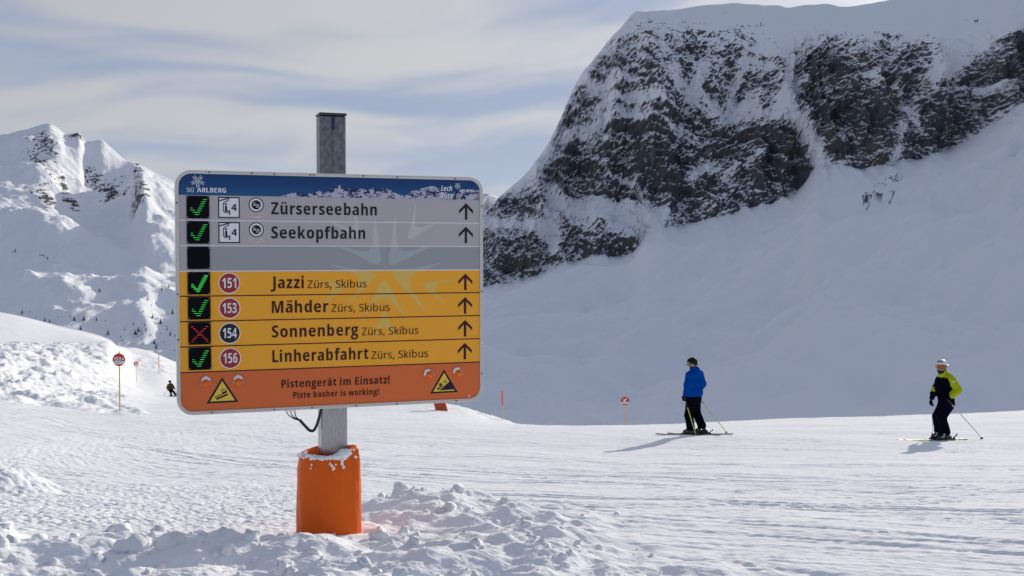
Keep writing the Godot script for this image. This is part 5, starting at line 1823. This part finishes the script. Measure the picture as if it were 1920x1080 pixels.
	B = [
		[Vector3(-0.36, 0.98, 0.03), Vector3(-0.14, 1.02, -0.05), 0.13, 0.13, 5], [Vector3(-0.32, 0.72, 0.04), Vector3(-0.12, 0.75, -0.02), 0.16, 0.16, 5], [Vector3(-0.25, 1.05, -0.03), Vector3(-0.27, 1.15, -0.08), 0.085, 0.075, 5],
		[Vector3(-0.40, 1.0, 0.0), Vector3(-0.52, 0.76, -0.05), 0.085, 0.07, 5], [Vector3(-0.52, 0.76, -0.05), Vector3(-0.54, 0.62, -0.25), 0.07, 0.055, 5],
		[Vector3(-0.07, 1.04, -0.03), Vector3(0.06, 0.82, -0.05), 0.085, 0.07, 5], [Vector3(0.06, 0.82, -0.05), Vector3(0.08, 0.66, -0.22), 0.07, 0.055, 5],
		[Vector3(-0.28, 0.62, 0.04), Vector3(-0.13, 0.62, 0.0), 0.14, 0.14, 0], [Vector3(-0.28, 0.58, 0.04), Vector3(-0.26, 0.36, -0.20), 0.11, 0.09, 0], [Vector3(-0.26, 0.36, -0.20), Vector3(-0.18, 0.12, -0.08), 0.09, 0.085, 0],
		[Vector3(-0.12, 0.58, 0.0), Vector3(0.02, 0.36, -0.20), 0.11, 0.09, 0], [Vector3(0.02, 0.36, -0.20), Vector3(0.20, 0.12, -0.06), 0.09, 0.085, 0],
		[Vector3(-0.27, 1.14, -0.06), Vector3(-0.28, 1.22, -0.08), 0.065, 0.07, 2], [Vector3(-0.29, 1.28, -0.10), Vector3(-0.29, 1.24, -0.14), 0.10, 0.085, 2],
		[Vector3(-0.54, 0.62, -0.25), Vector3(-0.54, 0.57, -0.31), 0.045, 0.04, 0], [Vector3(0.08, 0.66, -0.22), Vector3(0.08, 0.61, -0.28), 0.045, 0.04, 0]]
	part("body", body_field(B, 0.022, 0.05, 0.01, 93), M.cloth, S)
	helmet(S, Vector3(-0.29, 1.285, -0.10), 0.13, Vector3(0.15, -0.1, -1), M.blackshell, M.orangelens, M.blackplastic, false)
	part("ski_boot", body_field(boot_bones(Vector3(-0.18, 0.16, -0.08), f, 7), 0.02, 0.03, 0.0), M.bootplastic, S)
	part("ski_boot", body_field(boot_bones(Vector3(0.20, 0.16, -0.06), f, 7), 0.02, 0.03, 0.0), M.bootplastic, S)
	fs = (f + Vector3(0, slope_along(o.x, d, f), 0)).normalized()
	ski("dark ski under the olive-jacketed skier's left boot", Vector3(o.x - 0.18, sit(o.x - 0.18, d + 0.08), -d - 0.08), fs, 1.65, M.skidark, M.skidark, M.skidark, "olive-jacketed skier's skis")
	ski("dark ski under the olive-jacketed skier's right boot", Vector3(o.x + 0.20, sit(o.x + 0.20, d + 0.06), -d - 0.06), fs, 1.65, M.skidark, M.skidark, M.skidark, "olive-jacketed skier's skis")
	tip = o + Vector3(0.45, 0, 0.35)
	tip.y = ground_y(tip.x, -tip.z) + 0.12
	ski_pole("grey ski pole swinging out from the olive-jacketed skier's right hand", o + Vector3(0.08, 0.70, -0.27), tip, M.darksteel, 0.12, "olive-jacketed skier's poles")
	tip = o + Vector3(-0.62, 0, 0.45)
	tip.y = ground_y(tip.x, -tip.z) + 0.10
	ski_pole("grey ski pole tucked behind the olive-jacketed skier's left hand", o + Vector3(-0.54, 0.66, -0.30), tip, M.darksteel, 0.12, "olive-jacketed skier's poles")

func sit(x: float, d: float) -> float:
	return ground_y(x, d)

func slope_along(x: float, d: float, f: Vector3) -> float:
	return (ground_y(x + f.x * 0.8, d - f.z * 0.8) - ground_y(x - f.x * 0.8, d + f.z * 0.8)) / 1.6

# ---------------------------------------------------------------- materials
func grain_normal(sd: int, freq: float, strength: float) -> ImageTexture:
	var n := noise(sd, freq, 4)
	var im := n.get_seamless_image(512, 512)
	im.convert(Image.FORMAT_RGBA8)
	im.bump_map_to_normal_map(strength)
	return ImageTexture.create_from_image(im)

func grain_color(sd: int, freq: float, a: Color, b: Color, oct := 5) -> ImageTexture:
	var n := noise(sd, freq, oct)
	var im := n.get_seamless_image(512, 512)
	im.convert(Image.FORMAT_RGB8)
	for y in 512:
		for x in 512: im.set_pixel(x, y, a.lerp(b, im.get_pixel(x, y).r))
	return ImageTexture.create_from_image(im)

func make_materials() -> void:
	font_bold = SystemFont.new()
	font_bold.font_names = PackedStringArray(["Droid Sans"])
	font_bold.font_weight = 700
	font_plain = SystemFont.new()
	font_plain.font_names = PackedStringArray(["Droid Sans"])
	font_medium = FontVariation.new()
	font_medium.base_font = font_bold
	font_medium.spacing_glyph = 1
	M.snow = mat(lin(0.86, 0.87, 0.885), 0.9)
	M.snow.metallic_specular = 0.08
	M.snow.normal_enabled = true
	M.snow.normal_texture = grain_normal(101, 0.05, 2.2)
	M.snow.normal_scale = 0.35
	M.snow.uv1_triplanar = true
	M.snow.uv1_world_triplanar = true
	M.snow.uv1_scale = Vector3.ONE * 1.6
	M.alpine = mat(Color.WHITE, 0.85)
	M.alpine.metallic_specular = 0.15
	M.alpine.vertex_color_use_as_albedo = true
	M.needles = mat(lin(0.035, 0.045, 0.03), 0.9)
	M.bark = mat(lin(0.06, 0.045, 0.035), 0.9)
	M.galv = mat(Color.WHITE, 0.34, 1.0)
	M.galvdark = M.galv.duplicate()
	M.galvdark.albedo_texture = grain_color(112, 0.02, lin(0.10, 0.105, 0.115), lin(0.22, 0.23, 0.25))
	M.galvdark.uv1_triplanar = true
	M.galvdark.uv1_scale = Vector3.ONE * 2.2
	M.galv.albedo_texture = grain_color(111, 0.02, lin(0.29, 0.295, 0.305), lin(0.40, 0.405, 0.415))
	M.galv.uv1_triplanar = true
	M.galv.uv1_scale = Vector3(9.0, 1.6, 9.0)
	M.darksteel = mat(lin(0.06, 0.065, 0.075), 0.5, 0.6)
	M.slotblue = mat(lin(0.004, 0.015, 0.07), 0.4)
	M.alu = mat(lin(0.45, 0.46, 0.48), 0.4, 0.8)
	M.frame = mat(lin(0.62, 0.60, 0.56), 0.42, 0.15)
	M.greyrow = mat(lin(0.47, 0.44, 0.46), 0.35)
	M.greyrow.metallic_specular = 0.3
	M.greystar = mat(lin(0.56, 0.53, 0.545), 0.35)
	M.greystar.metallic_specular = 0.3
	M.blankrow = mat(lin(0.30, 0.325, 0.345), 0.22)
	M.blankstar = mat(lin(0.38, 0.405, 0.435), 0.22)
	M.yellowrow = mat(lin(0.92, 0.41, 0.035), 0.35)
	M.yellowrow.metallic_specular = 0.3
	M.yellowstar = mat(lin(0.74, 0.50, 0.12), 0.35)
	M.yellowstar.metallic_specular = 0.3
	M.orangerow = mat(lin(0.70, 0.16, 0.045), 0.35)
	M.orangerow.metallic_specular = 0.3
	M.whiteline = mat(lin(0.72, 0.73, 0.78), 0.4)
	M.whiteprint = mat(lin(0.78, 0.80, 0.83), 0.4)
	M.blackprint = mat(lin(0.018, 0.016, 0.022), 0.4)
	M.blackprint.metallic_specular = 0.3
	M.brownprint = mat(lin(0.045, 0.015, 0.012), 0.4)
	M.brownprint.metallic_specular = 0.3
	M.reddisc = mat(lin(0.36, 0.035, 0.035), 0.35)
	M.reddisc.metallic_specular = 0.3
	M.blackdisc = mat(lin(0.02, 0.022, 0.028), 0.35)
	M.blackdisc.metallic_specular = 0.3
	M.bronze = mat(lin(0.42, 0.22, 0.12), 0.4)
	M.signyellow = mat(lin(0.80, 0.56, 0.05), 0.35)
	M.ledblack = mat(lin(0.006, 0.006, 0.009), 0.6)
	M.ledblack.metallic_specular = 0.15
	M.pink = mat(lin(0.75, 0.35, 0.55), 0.4)
	M.headprint = mat(Color.WHITE, 0.35)
	M.headprint.metallic_specular = 0.3
	M.headprint.albedo_texture = header_print()
	M.ledgreen = mat(lin(0.02, 0.4, 0.05), 0.4)
	M.ledgreen.emission_enabled = true
	M.ledgreen.emission = lin(0.05, 0.95, 0.12)
	M.ledgreen.emission_energy_multiplier = 0.9
	M.ledred = mat(lin(0.4, 0.02, 0.02), 0.4)
	M.ledred.emission_enabled = true
	M.ledred.emission = lin(1.0, 0.05, 0.04)
	M.ledred.emission_energy_multiplier = 0.9
	M.amber = mat(lin(0.85, 0.16, 0.004), 0.12)
	M.rubber = mat(lin(0.012, 0.012, 0.013), 0.5)
	M.vinyl = mat(lin(0.72, 0.118, 0.010), 0.46)
	M.vinyl.metallic_specular = 0.25
	M.vinyl.normal_enabled = true
	M.vinyl.normal_texture = grain_normal(121, 0.012, 6.0)
	M.vinyl.normal_scale = 0.5
	M.vinyl.uv1_triplanar = true
	M.vinyl.uv1_scale = Vector3.ONE * 1.3
	M.vinyl2 = mat(lin(0.62, 0.09, 0.015), 0.5)
	M.matflap = mat(Color.WHITE, 0.6)
	M.matflap.albedo_texture = grain_color(131, 0.05, lin(0.6, 0.08, 0.02), lin(0.85, 0.75, 0.7), 3)
	M.matflap.uv1_triplanar = true
	M.wood = mat(Color.WHITE, 0.7)
	M.wood.albedo_texture = grain_color(141, 0.02, lin(0.58, 0.35, 0.12), lin(0.80, 0.54, 0.24))
	M.wood.uv1_triplanar = true
	M.wood.uv1_scale = Vector3(4, 0.8, 4)
	M.signred = mat(lin(0.50, 0.03, 0.02), 0.4)
	M.whitepaint = mat(lin(0.78, 0.79, 0.8), 0.45)
	M.bluegrey = mat(lin(0.28, 0.33, 0.42), 0.45)
	M.neon = mat(lin(0.85, 0.13, 0.05), 0.5)
	M.cloth = mat(Color.WHITE, 0.95)
	M.cloth.metallic_specular = 0.12
	M.cloth.vertex_color_use_as_albedo = true
	M.bootplastic = mat(lin(0.02, 0.02, 0.024), 0.35)
	M.blackplastic = mat(lin(0.012, 0.012, 0.014), 0.4)
	M.blackshell = mat(lin(0.012, 0.011, 0.014), 0.7)
	M.blackshell.metallic_specular = 0.2
	M.whiteshell = mat(lin(0.78, 0.79, 0.8), 0.3)
	M.navy = mat(lin(0.01, 0.011, 0.018), 0.7)
	M.greenlens = mat(lin(0.12, 0.35, 0.05), 0.1, 0.4)
	M.orangelens = mat(lin(0.40, 0.10, 0.02), 0.1, 0.5)
	M.skidark = mat(lin(0.02, 0.02, 0.022), 0.35)
	M.skigreen = mat(lin(0.02, 0.09, 0.04), 0.5)
	M.skiyellow = mat(lin(0.60, 0.62, 0.12), 0.35)
	M.poleyellow = mat(lin(0.62, 0.62, 0.06), 0.35)
	M.polewhite = mat(lin(0.6, 0.6, 0.62), 0.35)

func _ready() -> void:
	var t0 := Time.get_ticks_msec()
	set_camera_and_light()
	print("sky ", Time.get_ticks_msec() - t0)
	make_materials()
	make_ground()
	print("ground ", Time.get_ticks_msec() - t0)
	make_crag()
	make_left_mountain()
	make_far_range()
	print("mountains ", Time.get_ticks_msec() - t0)
	make_board()
	make_furniture()
	print("board ", Time.get_ticks_msec() - t0)
	make_skiers()
	make_trees()
	make_clods()
	print("done ", Time.get_ticks_msec() - t0)
